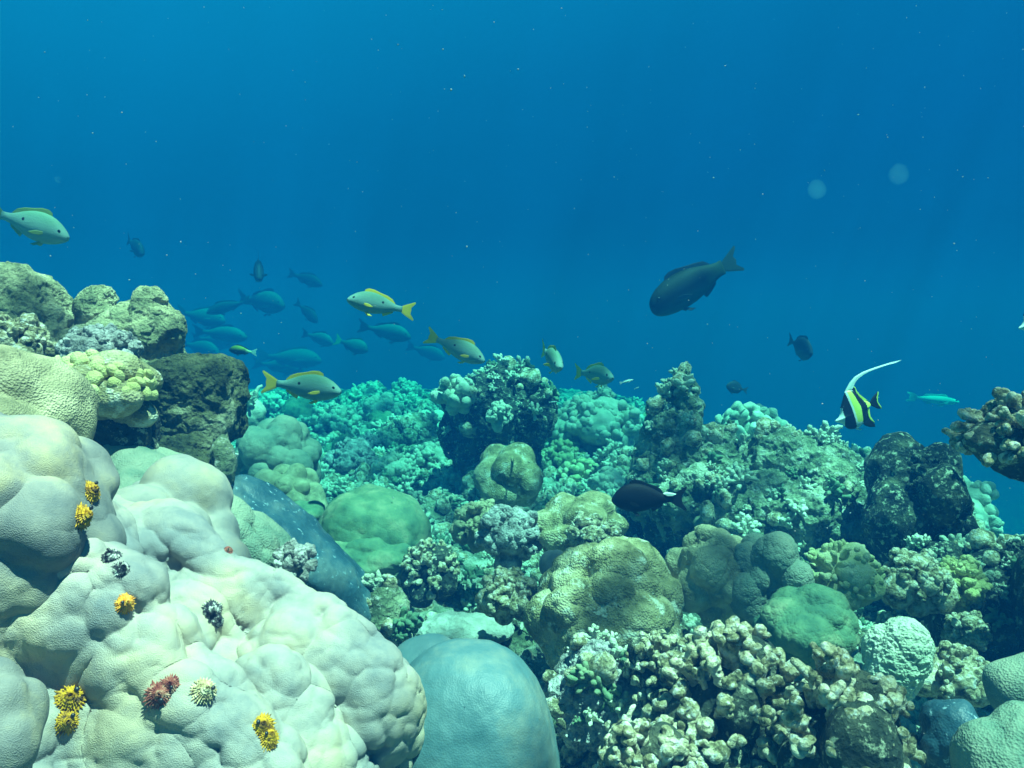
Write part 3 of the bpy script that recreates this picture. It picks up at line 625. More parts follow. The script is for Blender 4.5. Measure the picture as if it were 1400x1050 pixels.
# loose rubble and small growths nobody could count
def tree_of(objs):
    V, Q, n = [], [], 0
    for o in objs:
        me = o.data; c = np.empty(len(me.vertices) * 3); me.vertices.foreach_get('co', c); c = c.reshape(-1, 3) + np.array(o.location)
        V.append(c); Q += [tuple(i + n for i in p.vertices) for p in me.polygons]; n += len(c)
    return BVHTree.FromPolygons(np.concatenate(V).tolist(), Q)
def build_growth():
    rng = np.random.RandomState(99); lumps, bushes = [], []
    D2, F2 = ico(3)
    for k in range(12):
        V = D2 * rng.uniform(0.6, 1.3, 3)
        V = V + D2 * (0.35 * fbm(V * 1.4 + k * 9, 3, k))[:, None] + D2 * (0.25 * (bumps(V * 1.6 + k * 5, k) - 0.5))[:, None]; lumps.append((V, F2))
    for k in range(12):          # tiny bushes of blunt branches
        ps = []
        for q in range(11 + k % 5):
            d_ = rng.normal(size=3) * 0.75 + np.array([0, 0, 1.0]); d_ /= np.linalg.norm(d_)
            L_ = rng.uniform(0.6, 1.2); ps.append(finger_geo(rng.normal(size=3) * 0.12, d_, L_, 0.13, 0.15, k * 50 + q, 1.4, seg=8, ring=8))
            if q % 2: 
                d3 = d_ + rng.normal(size=3) * 0.8; d3 /= np.linalg.norm(d3); ps.append(finger_geo(d_ * L_ * 0.5, d3, L_ * 0.55, 0.11, 0.13, k * 90 + q, 1.4, seg=8, ring=7))
        V, Fb = merge(ps); N = vnormals(V, Fb); V = V + N * (0.05 * fbm(V * 5 + k, 2, k))[:, None]; bushes.append((V, Fb))
    rocks = [o for o in C.objects if o.type == 'MESH' and o.parent is None and (o.name.startswith(('seabed', 'reef_rock', 'rock_pinnacle', 'bommie', 'dead_coral')))]
    T = tree_of(rocks)
    groups = {'coral_rubble': ([], 'crust', 'loose coral rubble and lumps strewn over rocks and reef floor'),
              'coral_tufts': ([], 'pale_finger', 'small pale branching tufts growing all over rocks and reef floor'),
              'algae_tufts': ([], 'dome_green', 'small green tufts growing between the rubble')}
    n = 9500
    for i in range(n):
        y = 1.2 + 8.0 * rng.rand() ** 1.35; x = rng.uniform(-0.62, 0.66) * (y + 0.3)
        o_ = Vector((x + rng.normal() * 0.3, y - rng.rand() * 1.2, 2.4)); tgt = Vector((x, y, rng.uniform(-0.2, 0.6)))
        loc, nor, _i, dist = T.ray_cast(o_, (tgt - o_).normalized())
        if loc is None: continue
        if loc.x < -0.7 and loc.y < 3.0 and loc.z > 0.35 and (loc.z > 0.8 or rng.rand() < 0.9): continue
        if nor.dot(o_ - loc) < 0: nor = -nor
        if nor.z < 0.35 and rng.rand() < 0.75: continue
        if loc.x > 0.85 and 2.5 < loc.y < 4.2 and loc.z > 0.25 and rng.rand() < 0.6: continue
        dd = max(1.0, loc.y); kind = rng.choice(3, p=[0.42, 0.42, 0.16])
        s_ = (0.0135 if kind else 0.014) * math.exp(min(0.55, rng.normal() * 0.45)) * (0.75 + 0.28 * dd)
        up_ = (Vector(nor) + Vector((0, 0, 0.6))).normalized(); Rm = frame_to(up_, rng.uniform(0, 6.28))
        V, Fb = (lumps if kind == 0 else bushes)[rng.randint(12)]
        if kind: s_ *= 1.5
        g = groups[('coral_rubble', 'coral_tufts', 'algae_tufts')[kind]]
        g[0].append(((V * s_) @ Rm.T + np.array(loc) + np.array(up_) * s_ * 0.1, Fb))
    for nm, (ps, m_, lb) in groups.items():
        V, Fb = merge(ps); tag(mesh_obj(nm, V, Fb, M[m_]), lb, 'growth', kind='stuff')
build_growth()
# ================================================================== FISH
def simple_mat(name, col, rough=0.45, spec=0.4, noise=0.0, scale=60):
    m, t, b = mat_nodes(name); N = t.nodes; L = t.links
    tc = N.new('ShaderNodeTexCoord'); nz = N.new('ShaderNodeTexNoise'); nz.inputs['Scale'].default_value = scale; nz.inputs['Detail'].default_value = 4
    L.new(tc.outputs['Object'], nz.inputs['Vector']); mx = N.new('ShaderNodeMix'); mx.data_type = 'RGBA'
    mx.inputs[6].default_value = (*[c * (1 - noise) for c in col], 1); mx.inputs[7].default_value = (*[min(1, c * (1 + noise)) for c in col], 1)
    L.new(nz.outputs['Fac'], mx.inputs[0]); L.new(mx.outputs[2], b.inputs['Base Color'])
    b.inputs['Roughness'].default_value = rough; b.inputs['Specular IOR Level'].default_value = spec
    return m
def fish_mat(name, belly, flank, back, spot=None, spotcol=(0.01, 0.01, 0.01), rear=None, scales=70):
    """object space: x along the body 0 (nose) .. -1 (tail root), z up; spot = (x, z, radius)"""
    m, t, b = mat_nodes(name); N = t.nodes; L = t.links
    tc = N.new('ShaderNodeTexCoord'); sp = N.new('ShaderNodeSeparateXYZ'); L.new(tc.outputs['Object'], sp.inputs[0])
    mr = N.new('ShaderNodeMapRange'); mr.inputs['From Min'].default_value = -0.16; mr.inputs['From Max'].default_value = 0.18; L.new(sp.outputs['Z'], mr.inputs['Value'])
    nz = N.new('ShaderNodeTexNoise'); nz.inputs['Scale'].default_value = 9; nz.inputs['Detail'].default_value = 5; L.new(tc.outputs['Object'], nz.inputs['Vector'])
    ma = N.new('ShaderNodeMath'); ma.operation = 'MULTIPLY_ADD'; ma.inputs[1].default_value = 0.25; L.new(nz.outputs['Fac'], ma.inputs[0]); L.new(mr.outputs[0], ma.inputs[2])
    sb = N.new('ShaderNodeMath'); sb.operation = 'SUBTRACT'; sb.inputs[1].default_value = 0.125; L.new(ma.outputs[0], sb.inputs[0])
    r = N.new('ShaderNodeValToRGB'); L.new(sb.outputs[0], r.inputs[0]); el = r.color_ramp.elements
    el[0].position = 0.15; el[0].color = (*belly, 1); el[1].position = 0.9; el[1].color = (*back, 1); x = el.new(0.5); x.color = (*flank, 1)
    out = r.outputs[0]
    if rear:
        m2 = N.new('ShaderNodeMapRange'); m2.inputs['From Min'].default_value = -0.70; m2.inputs['From Max'].default_value = -0.92; L.new(sp.outputs['X'], m2.inputs['Value'])
        mx = N.new('ShaderNodeMix'); mx.data_type = 'RGBA'; L.new(m2.outputs[0], mx.inputs[0]); L.new(out, mx.inputs[6]); mx.inputs[7].default_value = (*rear, 1); out = mx.outputs[2]
    if spot:
        cb = N.new('ShaderNodeCombineXYZ'); cb.inputs[0].default_value = spot[0]; cb.inputs[2].default_value = spot[1]
        c2 = N.new('ShaderNodeCombineXYZ'); L.new(sp.outputs['X'], c2.inputs[0]); L.new(sp.outputs['Z'], c2.inputs[2])
        ds = N.new('ShaderNodeVectorMath'); ds.operation = 'DISTANCE'; L.new(cb.outputs[0], ds.inputs[0]); L.new(c2.outputs[0], ds.inputs[1])
        m3 = N.new('ShaderNodeMapRange'); m3.inputs['From Min'].default_value = spot[2] * 1.15; m3.inputs['From Max'].default_value = spot[2] * 0.8; L.new(ds.outputs['Value'], m3.inputs['Value'])
        mx = N.new('ShaderNodeMix'); mx.data_type = 'RGBA'; L.new(m3.outputs[0], mx.inputs[0]); L.new(out, mx.inputs[6]); mx.inputs[7].default_value = (*spotcol, 1); out = mx.outputs[2]
    L.new(out, b.inputs['Base Color']); b.inputs['Roughness'].default_value = 0.62; b.inputs['Specular IOR Level'].default_value = 0.15
    v = N.new('ShaderNodeTexVoronoi'); v.inputs['Scale'].default_value = scales; L.new(tc.outputs['Object'], v.inputs['Vector'])
    bp = N.new('ShaderNodeBump'); bp.inputs['Strength'].default_value = 0.3; bp.inputs['Distance'].default_value = 0.002; L.new(v.outputs['Distance'], bp.inputs['Height']); L.new(bp.outputs[0], b.inputs['Normal'])
    return m
FM = dict(
 snapper=fish_mat('silver_snapper_skin', (0.20, 0.31, 0.27), (0.20, 0.32, 0.28), (0.11, 0.22, 0.15), spot=(-0.62, 0.055, 0.022)),
 bream=fish_mat('hazed_bream_skin', (0.05, 0.07, 0.08), (0.07, 0.10, 0.11), (0.11, 0.15, 0.16)),  # skin pulled towards the water colour to paint extra haze on the school
 dark=fish_mat('dark_fish_skin', (0.05, 0.06, 0.06), (0.03, 0.04, 0.05), (0.02, 0.03, 0.04)),
 parrot=fish_mat('parrotfish_skin', (0.03, 0.06, 0.04), (0.006, 0.010, 0.012), (0.025, 0.04, 0.022), rear=(0.035, 0.06, 0.035), scales=28),
 black=fish_mat('black_fish_skin', (0.006, 0.006, 0.008), (0.005, 0.005, 0.007), (0.004, 0.004, 0.006)),
 duo=fish_mat('yellow_backed_dark_skin', (0.01, 0.015, 0.02), (0.02, 0.03, 0.02), (0.30, 0.36, 0.03), rear=(0.45, 0.55, 0.30)),
 tiny=fish_mat('small_silver_skin', (0.7, 0.75, 0.7), (0.45, 0.6, 0.55), (0.2, 0.4, 0.35)),
 yellow=simple_mat('yellow_fin', (0.78, 0.52, 0.02), noise=0.25), dkfin=simple_mat('dark_fin', (0.03, 0.045, 0.06), noise=0.3),
 palefin=simple_mat('pale_fin', (0.4, 0.5, 0.46), noise=0.2), parfin=simple_mat('green_grey_fin', (0.05, 0.08, 0.07), noise=0.3),
 eye=simple_mat('fish_eye', (0.008, 0.008, 0.01), 0.15, 0.6), black_fin=simple_mat('black_fin', (0.005, 0.005, 0.008)),
 speck=simple_mat('speck_matter', (0.30, 0.34, 0.32)), white=simple_mat('white_patch', (0.75, 0.78, 0.72)), greenfin=simple_mat('olive_fin', (0.20, 0.26, 0.06), noise=0.3),
)
def flat_fin(name, pts, mat, parent, th=0.006, y=0.0, rot=None, piv=None):
    """thin tapered fin from an outline in the x-z plane"""
    P = np.array(pts, float); n = len(P); cx = P.mean(0)
    mid = cx + (P - cx) * 0.8
    V = [(p[0], y, p[1]) for p in P] + [(p[0], y + th / 2, p[1]) for p in mid] + [(p[0], y - th / 2, p[1]) for p in mid]
    Fs = []
    for i in range(n):
        j = (i + 1) % n; Fs += [(i, j, n + j, n + i), (j, i, 2 * n + i, 2 * n + j)]
    Fs += [tuple(range(n, 2 * n)), tuple(range(3 * n - 1, 2 * n - 1, -1))]
    V = np.array(V)
    if rot is not None:
        p0 = np.array([piv[0], y, piv[1]]); V = (V - p0) @ np.array(Matrix.Rotation(rot[1], 3, rot[0])).T + p0
    return mesh_obj(name, V, Fs, mat, parent, smooth=False)
PROF = {
 'snapper': dict(x=[0, .02, .06, .14, .26, .40, .54, .68, .80, .90, 1.0], t=[.0, .035, .075, .135, .190, .208, .192, .148, .090, .052, .055], b=[-.015, -.05, -.078, -.118, -.158, -.172, -.165, -.124, -.076, -.048, -.052], w=.085),
 'bream': dict(x=[0, .02, .06, .14, .26, .40, .54, .68, .80, .90, 1.0], t=[.0, .045, .095, .165, .215, .225, .20, .15, .09, .05, .05], b=[-.02, -.05, -.08, -.125, -.165, -.18, -.165, -.12, -.07, -.045, -.045], w=.09),
 'parrot': dict(x=[0, .015, .05, .13, .26, .42, .58, .72, .84, .93, 1.0], t=[.0, .06, .105, .165, .215, .23, .21, .165, .12, .09, .095], b=[-.05, -.10, -.135, -.175, -.205, -.215, -.20, -.16, -.11, -.085, -.09], w=.10),
 'surgeon': dict(x=[0, .02, .07, .15, .28, .42, .56, .70, .82, .92, 1.0], t=[.0, .05, .13, .21, .28, .30, .28, .22, .13, .05, .04], b=[-.02, -.07, -.14, -.21, -.27, -.29, -.28, -.22, -.13, -.05, -.04], w=.08),
 'slim': dict(x=[0, .03, .08, .18, .30, .45, .60, .75, .86, .94, 1.0], t=[.0, .03, .05, .075, .09, .092, .085, .065, .045, .03, .03], b=[-.01, -.03, -.05, -.075, -.09, -.092, -.085, -.065, -.045, -.03, -.03], w=.06),
}
def fish_body(parent, prof, mat, curve=0.0):
    p = PROF[prof]; n = 34; m = 20
    xs = np.concatenate([[0.0], (np.linspace(0, 1, n) ** 1.25)[1:]])
    from_ = np.array(p['x']); tt = np.interp(xs, from_, p['t']); bb = np.interp(xs, from_, p['b'])
    for _ in range(2):
        tt[1:-1] = (tt[:-2] + 2 * tt[1:-1] + tt[2:]) / 4; bb[1:-1] = (bb[:-2] + 2 * bb[1:-1] + bb[2:]) / 4
    wy = p['w'] * np.sin(np.clip(xs ** 0.62, 0, 1) * math.pi) ** 0.75 * 1.0 + 0.012 * (xs > 0.02)
    th = np.linspace(0, 2 * math.pi, m, endpoint=False); V = []
    for x, a, b_, wd in zip(xs, tt, bb, wy):
        c = (a + b_) / 2; h = (a - b_) / 2
        sy = np.sign(np.cos(th)) * np.abs(np.cos(th)) ** 1.15
        V.append(np.stack([np.full(m, -x), wd * sy + curve * x * x, c + h * np.sin(th)], 1))
    V = np.concatenate(V); Q = []
    for i in range(n - 1):
        for j in range(m):
            a = i * m + j; b_ = i * m + (j + 1) % m; Q.append((a, b_, b_ + m, a + m))
    Q.append(tuple(range(m))[::-1]); k = (n - 1) * m; Q.append(tuple(range(k, k + m)))
    return mesh_obj('body', V, Q, mat, parent)
def make_fish(kind, label, cat, nose, tail, d0, d1, body, fin, tailmat=None, name='fish', group=None, prof=None, total=1.22, roll=0.0, eye=True, fork=0.5, tall=1.0, species=None):
    """nose / tail: photo positions of snout and tail tip; d0 / d1: their distances"""
    a = at(*nose, d0); b = at(*tail, d1); X = Vector(a - b); Ln = X.length / total; X.normalize()
    up = Vector((0, 0, 1)); Y = up.cross(X)
    Y.normalize(); Z = X.cross(Y); Mx = Matrix((X, Y, Z)).transposed() @ Matrix.Rotation(roll, 3, 'X')
    root = empty(name, a); root.rotation_euler = Mx.to_euler(); root.scale = (Ln, Ln, Ln * tall); tag(root, label, cat, group)
    prof = prof or kind; p = PROF[prof]
    fish_body(root, prof, FM[body])
    fm = FM[fin]; tm = FM[tailmat or fin]
    T = lambda x: float(np.interp(x, p['x'], p['t'])); B = lambda x: float(np.interp(x, p['x'], p['b']))
    h = 0.15 if prof != 'slim' else 0.09
    if prof == 'surgeon': h = 0.17
    flat_fin('tail_fin', [(-.97, .045), (-1.05, .09), (-1.22, h + .02), (-1.235, h), (-1.16, .06), (-1.22 + .10 * fork, 0), (-1.16, -.06), (-1.235, -h), (-1.22, -h - .02), (-1.05, -.09), (-.97, -.045)], tm, root)
    ds = [(x, T(x) - .02) for x in (.28, .42, .56, .70, .84)]
    du = [(x, T(x) + k) for x, k in ((.86, .012), (.80, .055), (.70, .050), (.58, .035), (.46, .050), (.36, .055), (.30, .035))]
    flat_fin('dorsal_fin', [(-x, z) for x, z in ds + du], fm, root)
    flat_fin('anal_fin', [(-x, z) for x, z in [(.64, B(.64) + .02), (.74, B(.74) + .02), (.85, B(.85) + .015), (.84, B(.84) - .03), (.74, B(.74) - .05), (.67, B(.67) - .055)]], fm, root)
    wd = p['w']
    for s_ in (1, -1):
        flat_fin('pectoral_fin', [(-.27, -.035), (-.29, -.01), (-.38, -.02), (-.46, -.06), (-.42, -.075), (-.33, -.065)], fm, root, y=s_ * wd * 0.93, rot=('Z', -s_ * 0.5), piv=(-.27, -.03))
        flat_fin('pelvic_fin', [(-.33, B(.33) + .02), (-.38, B(.38) + .015), (-.47, B(.45) - .05), (-.40, B(.4) - .05)], fm, root, y=s_ * wd * 0.4, rot=('X', s_ * 0.4), piv=(-.35, B(.35)))
        if eye:
            D, Fc = ico(3); ze = 0.35 * T(.10) + .012
            wloc = float(p['w'] * math.sin(min(1, .105 ** .62) * math.pi) ** .75)
            mesh_obj('eye', D * np.array([.024, .010, .024]) + np.array([-.105, s_ * wloc * 0.96, ze]), Fc, FM['eye'], root)
    return root
SN = 'yellow tailed snappers'
make_fish('snapper', 'silver snapper with yellow tail swimming left, higher of the two in the centre', 'fish', (474, 409), (566, 426), 2.75, 2.85, 'snapper', 'yellow', name='snapper', group=SN)
make_fish('snapper', 'silver snapper nosing down right, its raised yellow tail lit brightly', 'fish', (663, 494), (583, 458), 2.75, 2.8, 'snapper', 'yellow', name='snapper', group=SN)
make_fish('snapper', 'silver snapper turned half away with its yellow tail seen edge on', 'fish', (766, 503), (741, 476), 2.95, 3.22, 'snapper', 'yellow', name='snapper', group=SN, tall=1.0)
make_fish('snapper', 'faint yellow tailed snapper just above the skyline reef heap', 'fish', (838, 517), (786, 508), 3.5, 3.75, 'snapper', 'yellow', name='snapper', group=SN)
make_fish('snapper', 'big yellow tailed snapper skimming low over the far left rubble', 'fish', (467, 536), (359, 522), 2.6, 2.65, 'snapper', 'yellow', name='snapper', group=SN)
make_fish('snapper', 'greenish snapper leaving the picture at the left edge over open water', 'fish', (94, 326), (-18, 287), 2.55, 2.6, 'snapper', 'greenfin', name='snapper', group=SN)
BR = 'pale fish schooling behind the left reef shelf'
_br = np.random.RandomState(4)
def bream(nose, tail, d0, d1, label, body='bream', fin='dkfin', tailmat='dkfin', prof='bream', group=BR, **k): return make_fish('bream', label, 'fish', nose, tail, d0 * 1.85, d0 * 1.85 + (d1 - d0) * 0.6, body, fin, tailmat, name='bream', group=group, prof=prof, tall=_br.uniform(0.82, 1.1), roll=_br.uniform(-0.25, 0.25), fork=_br.uniform(0.2, 0.8), **k)
bream((389, 419), (325, 407), 7.13, 7.90, 'pale fish with a dark raised tail above the school')
bream((456, 470), (413, 455), 8.06, 8.53, 'small bright pale fish nosing right in the middle of the school')
bream((503, 480), (458, 464), 7.44, 7.90, 'dim pale fish with yellowish tail under the higher yellow tailed snapper', tailmat='greenfin')
bream((562, 462), (490, 445), 7.44, 7.75, 'long pale fish right behind the higher yellow tailed snapper')
bream((608, 490), (556, 472), 9.61, 9.92, 'barely visible fish tail first behind the lower yellow tailed snapper')
bream((308, 440), (241, 426), 8.06, 8.53, 'pale fish partly hidden behind a dark one at the left of the school')
bream((338, 462), (264, 452), 7.75, 8.21, 'large faded fish in the thick of the school above the square block')
bream((300, 484), (245, 468), 8.68, 9.15, 'faded pale fish just over the top of the square block')
bream((440, 494), (350, 486), 9.30, 9.61, 'very faint fish crossing below the small bright pale fish')
bream((415, 505), (345, 496), 9.61, 9.92, 'ghostly fish low in the school right of the square block')
bream((322, 470), (262, 462), 9.92, 10.23, 'ghostly fish deep inside the school')
bream((282, 428), (343, 410), 6.82, 7.29, 'dark fish with a forked tail swimming left through the school', body='dark', fin='dkfin', prof='snapper')
bream((441, 390), (394, 373), 7.75, 8.06, 'dull grey fish highest right in the school', body='dark', fin='dkfin', prof='snapper')
bream((434, 441), (404, 412), 7.44, 7.75, 'dark oval fish heading down below the dull grey one', body='dark', fin='dkfin')
make_fish('snapper', 'dark fish seen head on and thin above the school', 'fish', (354, 382), (353, 352), 7.4, 7.9, 'dark', 'dkfin', name='dark_fish', prof='snapper')
make_fish('bream', 'lone faint dark fish in open water over the left reef knob', 'fish', (195, 348), (174, 326), 9.5, 9.9, 'dark', 'dkfin', name='dark_fish')
make_fish('bream', 'small dark fish with a yellow back over the corner of the square block', 'fish', (313, 478), (351, 482), 4.6, 4.6, 'duo', 'dkfin', 'palefin', name='damselfish', fork=0.2)
make_fish('parrot', 'large dark parrotfish swimming down left in open water', 'fish', (889, 422), (1008, 354), 4.6, 4.75, 'parrot', 'dkfin', 'parfin', name='parrotfish', fork=0.35, total=1.2, tall=0.9)
make_fish('surgeon', 'dark round surgeonfish turned away above the skyline', 'fish', (1110, 484), (1078, 464), 5.3, 5.6, 'dark', 'dkfin', name='surgeonfish', fork=0.4)
make_fish('surgeon', 'smaller dark round fish just above the skyline finger coral', 'fish', (993, 527), (1022, 534), 5.6, 5.65, 'dark', 'dkfin', name='surgeonfish', fork=0.2)
bk = make_fish('bream', 'black fish with a white tail root in the shaded hollow left of the rock ridge', 'fish', (836, 683), (938, 682), 2.2, 2.2, 'black', 'black_fin', name='black_fish', fork=0.7, prof='bream', eye=False, tall=1.2)
flat_fin('white_patch', [(-.84, .075), (-.88, .095), (-1.0, .08), (-1.06, .07), (-1.0, .045), (-.9, .045)], FM['white'], bk, th=0.10)
for i, (n_, t_, dd, lb) in enumerate([((866, 519), (847, 524), 3.0, 'tiny bright fish darting over the skyline reef heap'), ((797, 536), (788, 538), 3.6, 'tiny pale fish above the left part of the skyline heap'),
      ((762, 549), (750, 550), 3.6, 'tiny faint fish between dark coral head and skyline heap'), ((874, 529), (867, 532), 3.6, 'tiniest fish under the bright darting one'),
      ((326, 622), (306, 616), 1.9, 'little green fish beside the pointed cup coral')]):
    make_fish('slim', lb, 'fish', n_, t_, dd, dd, 'tiny', 'palefin', name='small_fish', prof='slim', group='tiny reef fish')
make_fish('slim', 'slender faded fish in open water left of the branching ledge', 'fish', (1312, 550), (1240, 542), 10.5, 10.5, 'tiny', 'palefin', name='small_fish', prof='slim')

# banded fish with the long trailing back fin
IK, IW, IG = simple_mat('idol_black', (0.006, 0.007, 0.012)), simple_mat('idol_white', (0.62, 0.72, 0.66)), simple_mat('idol_yellow', (0.62, 0.74, 0.10))
def banded_fish(label, ox, oy, d, yaw, sc_=1.0):
    s = d / F / 8.08 * sc_
    ctr = at(ox, oy, d); root = empty('banded_fish', ctr); root.rotation_euler = (0, 0, yaw); tag(root, label, 'fish', 'black and yellow banded fish')
    cv = lambda P: [((x - 390) * s, (690 - y) * s) for x, y in P]
    OUT = [(172, 795), (180, 783), (205, 765), (222, 735), (229, 700), (228, 660), (236, 615), (245, 580), (256, 540), (264, 505), (275, 482), (300, 470), (330, 470), (355, 462), (385, 490), (420, 530), (470, 572), (530, 592), (558, 612), (560, 640), (532, 662), (520, 700), (520, 770), (490, 820), (450, 858), (410, 872), (350, 885), (300, 868), (262, 828), (232, 812), (205, 808), (185, 806)]
    P = np.array(OUT, float)
    for _ in range(2): P = np.stack([P * .75 + np.roll(P, -1, 0) * .25, P * .25 + np.roll(P, -1, 0) * .75], 1).reshape(-1, 2)
    n = len(P); c = np.array([395, 690.]); rs = np.linspace(0, 1, 26)[1:]; V = []; th = 46
    for side in (1, -1):
        V.append([[c[0], side * th, c[1]]])
        for r in rs:
            q = c + (P - c) * r; V.append([[a, side * th * math.sqrt(max(0, 1 - r ** 2.2)), b] for a, b in q])
    V = np.array([v for g in V for v in g]); half = 1 + n * len(rs); Fs = []
    for k, side in enumerate((1, -1)):
        o_ = k * half
        for j in range(n):
            t = (o_, o_ + 1 + j, o_ + 1 + (j + 1) % n); Fs.append(t if side > 0 else t[::-1])
        for i in range(len(rs) - 1):
            for j in range(n):
                a = o_ + 1 + i * n + j; b = o_ + 1 + i * n + (j + 1) % n; f = (a, a + n, b + n, b); Fs.append(f if side > 0 else f[::-1])
    def band(x, y):
        e0 = np.interp(y, [560, 640, 760, 860], [228, 236, 262, 285]); e1 = np.interp(y, [480, 520, 660, 850], [262, 275, 332, 402])
        e2 = np.interp(y, [480, 640, 850], [330, 430, 480]); e3 = np.interp(y, [440, 600, 700, 800], [366, 492, 522, 560])
        if x < 212 and y > 775: return 1
        if x < e0: return 1 if y > 655 else 0
        if x < e1: return 0
        if x < e2: return 1 if (x < e1 + 22 or y > 800) else 2
        if x < e3: return 0
        return 2
    mi = []
    for f in Fs:
        m_ = V[list(f)].mean(0); mi.append(band(m_[0], m_[2]))
    W = np.stack([(V[:, 0] - 390) * s, V[:, 1] * s, (690 - V[:, 2]) * s], 1)
    mesh_obj('body', W, Fs, [IK, IW, IG], root, midx=mi)
    ff = lambda nm, pts, m_, th_=9, par=root, y=0: flat_fin(nm, cv(pts), m_, par, th=th_ * s, y=y)
    df = ff('dorsal_fin', [(325, 485), (340, 450), (352, 430), (366, 430), (378, 462), (430, 520), (500, 575), (470, 600), (390, 560)], IK, 14)
    ff('fin_edge', [(362, 428), (372, 432), (386, 465), (430, 515), (500, 565), (530, 588), (510, 602), (470, 580), (420, 535), (376, 480)], IG, 20, df)
    ff('trailing_filament', [(268, 492), (285, 455), (318, 395), (370, 335), (455, 286), (530, 258), (610, 232), (700, 205), (780, 182), (890, 160), (783, 187), (703, 212), (615, 241), (538, 269), (467, 304), (398, 352), (352, 400), (325, 460), (322, 495)], IW, 12)
    af = ff('anal_fin', [(500, 700), (522, 700), (534, 745), (570, 790), (615, 828), (622, 860), (560, 860), (500, 842), (470, 800)], IK, 14)
    ff('fin_edge', [(520, 665), (540, 655), (548, 700), (556, 745), (590, 790), (618, 822), (600, 815), (560, 785), (534, 745), (524, 700)], IG, 20, af)
    tf = ff('tail_fin', [(548, 600), (578, 548), (635, 485), (622, 545), (630, 600), (680, 668), (640, 668), (575, 640), (556, 630)], IK, 12)
    ff('fin_edge', [(635, 485), (640, 490), (630, 545), (637, 600), (688, 668), (680, 672), (655, 645), (626, 600), (619, 550)], IG, 14, tf)
    ff('pelvic_fin', [(400, 865), (440, 868), (485, 884), (470, 895), (420, 886)], IW, 8, root, 16 * s)
    for s_ in (1, -1):
        D, Fc = ico(3); mesh_obj('eye', (D * np.array([10, 5, 10]) + np.array([242 - 390, s_ * 13, 690 - 652])) * s, Fc, FM['eye'], root)
    return root
banded_fish('whole black and yellow banded fish trailing a long white filament over the reef edge', 1169, 562, 2.6, 0.12, 1.06)
banded_fish('banded fish cut off by the right edge of the picture', 1418, 436, 2.4, 0.1)

# ================================================================== tube worms on the big coral
dg = bpy.context.evaluated_depsgraph_get()
TREES = [tree_of([big]), tree_of([hump])]
def hit(px, py):
    o = Vector(CAM); dr = (Vector(at(px, py, 1.0)) - o).normalized(); best = None
    for t in TREES:
        loc, nor, _i, dist = t.ray_cast(o, dr)
        if loc is not None and (best is None or dist < best[2]): best = (loc, nor if nor.dot(dr) < 0 else -nor, dist)
    return best
def plume_geo(rad, ht, turns=6.5, teeth=26, seed=0):
    rng = np.random.RandomState(seed); V = []; Fs = []; n = int(turns * teeth) * 2
    for i in range(n + 1):
        f = i / n; th = f * turns * 2 * math.pi; R_ = rad * (1 - f) ** 0.75 * (0.84 + 0.26 * rng.rand()) * (1.0 if i % 2 else 0.78) + rad * 0.06
        z = ht * (0.08 + 0.86 * f); dn = np.array([math.cos(th), math.sin(th)])
        for rr, dz in ((rad * 0.07, 0), (R_ * 0.55, ht * 0.10), (R_, ht * 0.02)):
            V.append((dn[0] * rr, dn[1] * rr, z + dz))
        for rr, dz in ((rad * 0.07, -rad * 0.09), (R_ * 0.55, ht * 0.10 - rad * 0.09), (R_ * 0.97, ht * 0.02 - rad * 0.05)):
            V.append((dn[0] * rr, dn[1] * rr, z + dz))
        if i:
            a = (i - 1) * 6; b = i * 6
            Fs += [(a, b, b + 1, a + 1), (a + 1, b + 1, b + 2, a + 2), (a + 3, a + 4, b + 4, b + 3), (a + 4, a + 5, b + 5, b + 4), (a + 2, b + 2, b + 5, a + 5)]
    return np.array(V), Fs
WM = {k: reef_mat(k + '_plume', c, 120, 0.3, 500, 0.001, 0.6) for k, c in dict(
    yellow=[(0.60, 0.34, 0.01), (0.50, 0.26, 0.01), (0.08, 0.04, 0.02)], orange=[(0.85, 0.42, 0.02), (0.6, 0.2, 0.02), (0.9, 0.6, 0.1)], red=[(0.16, 0.03, 0.03), (0.35, 0.10, 0.07), (0.5, 0.3, 0.2)],
    piebald=[(0.01, 0.012, 0.02), (0.04, 0.04, 0.05), (0.75, 0.75, 0.68)], brown=[(0.30, 0.20, 0.10), (0.5, 0.4, 0.22), (0.65, 0.58, 0.4)], maroon=[(0.06, 0.015, 0.02), (0.15, 0.05, 0.05), (0.35, 0.3, 0.28)]).items()}
WM['tube'] = simple_mat('worm_tube', (0.45, 0.35, 0.22), 0.8, 0.2, 0.3); WM['hole'] = simple_mat('worm_plug', (0.012, 0.012, 0.015), 0.4)
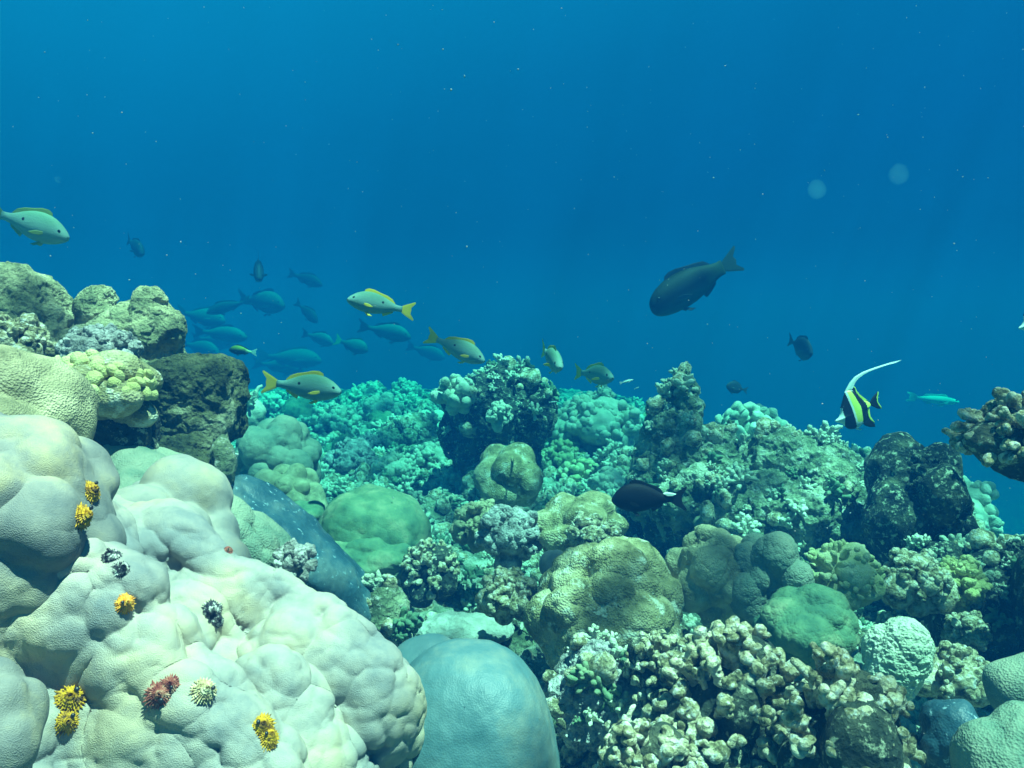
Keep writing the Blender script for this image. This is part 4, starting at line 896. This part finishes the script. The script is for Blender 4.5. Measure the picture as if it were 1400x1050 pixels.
def worm(label, spots, colour, seed):
    """spots: (px, py, radius in photo pixels) of its crowns"""
    base = hit(spots[0][0], spots[0][1])
    if base is None: return
    root = empty('tube_worm', base[0]); tag(root, label, 'tube worm', 'tube worms on the cream coral')
    for k, (px, py, rp_) in enumerate(spots):
        hh = hit(px, py)
        if hh is None: continue
        rad = 0.95 * rp_ / F * hh[2]; nrm = (hh[1] + 0.9 * (Vector(CAM) - hh[0]).normalized() * 0.6 + Vector((0, 0, 0.25))).normalized()
        V, Fs = plume_geo(rad, rad * 1.15, seed=seed + k); Rm = frame_to(nrm, seed); V = V @ Rm.T + np.array(hh[0] - base[0]) - np.array(nrm) * rad * 0.25
        cr = mesh_obj('crown', V, Fs, WM[colour], root, smooth=False)
        D, Fc = ico(3); pl = D * np.array([rad * .15, rad * .15, rad * .10]) + np.array([rad * 0.40, 0, rad * 0.75]); pl = pl @ Rm.T + np.array(hh[0] - base[0])
        mesh_obj('plug', pl, Fc, WM['hole'], cr)
    V, Fc = ico(4); mesh_obj('tube_rim', V * (spots[0][2] / F * base[2]) * np.array([0.5, 0.5, 0.35]) , Fc, WM['tube'], root)
worm('upper yellow tube worm pair on the grey hump', [(122, 672, 17), (110, 706, 20)], 'yellow', 1)
worm('black and white tube worm below the grey hump', [(152, 762, 14), (166, 778, 12)], 'piebald', 2)
worm('small orange tube worm with black tips in the middle of the left mound', [(170, 825, 15)], 'orange', 3)
worm('black and white tube worm in a dimple right of the orange one', [(289, 834, 15), (296, 848, 11)], 'piebald', 4)
worm('dark red tube worm pair in the lower left middle', [(218, 950, 20), (232, 936, 14)], 'red', 5)
worm('brown striped tube worm right next to the dark red pair', [(279, 945, 18)], 'brown', 6)
worm('yellow tube worm pair near the bottom left, beside the maroon one', [(98, 955, 21), (92, 985, 18)], 'yellow', 7)
worm('maroon tube worm at the left edge', [(26, 962, 22), (38, 945, 16)], 'maroon', 8)
worm('bright golden tube worm at the bottom of the cream mound', [(358, 992, 18), (366, 1008, 17)], 'yellow', 9)
worm('tiny red and black tube worm on the green slope edge', [(312, 752, 7)], 'red', 10)

# out-of-focus backscatter discs, added as soft scattering volumes
jm = bpy.data.materials.new('backscatter_volume'); jm.use_nodes = True; jm.node_tree.nodes.clear()
jo = jm.node_tree.nodes.new('ShaderNodeOutputMaterial'); jv = jm.node_tree.nodes.new('ShaderNodeVolumeScatter')
jv.inputs['Color'].default_value = (0.2, 0.9, 0.75, 1); jv.inputs['Density'].default_value = 3.2; jm.node_tree.links.new(jv.outputs[0], jo.inputs['Volume'])
for (px, py, rp_, d, lb) in ((1230, 237, 18, 1.0, 'pale soft backscatter disc added over the open water at the upper right'),                            (1118, 258, 17, 1.4, 'faintest backscatter disc left of the pale upper right one'), (79, 245, 7, 0.8, 'tiny backscatter disc high above the left rock shelf')):
    V, Fc = mound_geo(at(px, py, d), np.array([0.8, 0.8, 1.0]) * rp_ / F * d, 7, nl=3, lr=0.6, out=0.3, sub=4, tilt=0.5)
    tag(mesh_obj('backscatter', V, Fc, jm, loc=at(px, py, d)), lb, 'backscatter', 'soft backscatter discs')

# drifting specks
def build_snow():
    rng = np.random.RandomState(5); D, Fc = ico(1); parts = []
    for i in range(900):
        px = rng.uniform(-60, 1460); py = rng.uniform(-40, 1090); d = 0.6 + 3.2 * rng.rand() ** 0.8
        c = at(px, py, d); r = d * 0.00042 * math.exp(rng.normal() * 0.4)
        parts.append((D * r * rng.uniform(0.6, 1.5, 3) + c, Fc))
    V, Fq = merge(parts); o = mesh_obj('marine_snow', V, Fq, FM['speck']); tag(o, 'fine pale specks drifting in the water', 'specks', kind='stuff')
build_snow()
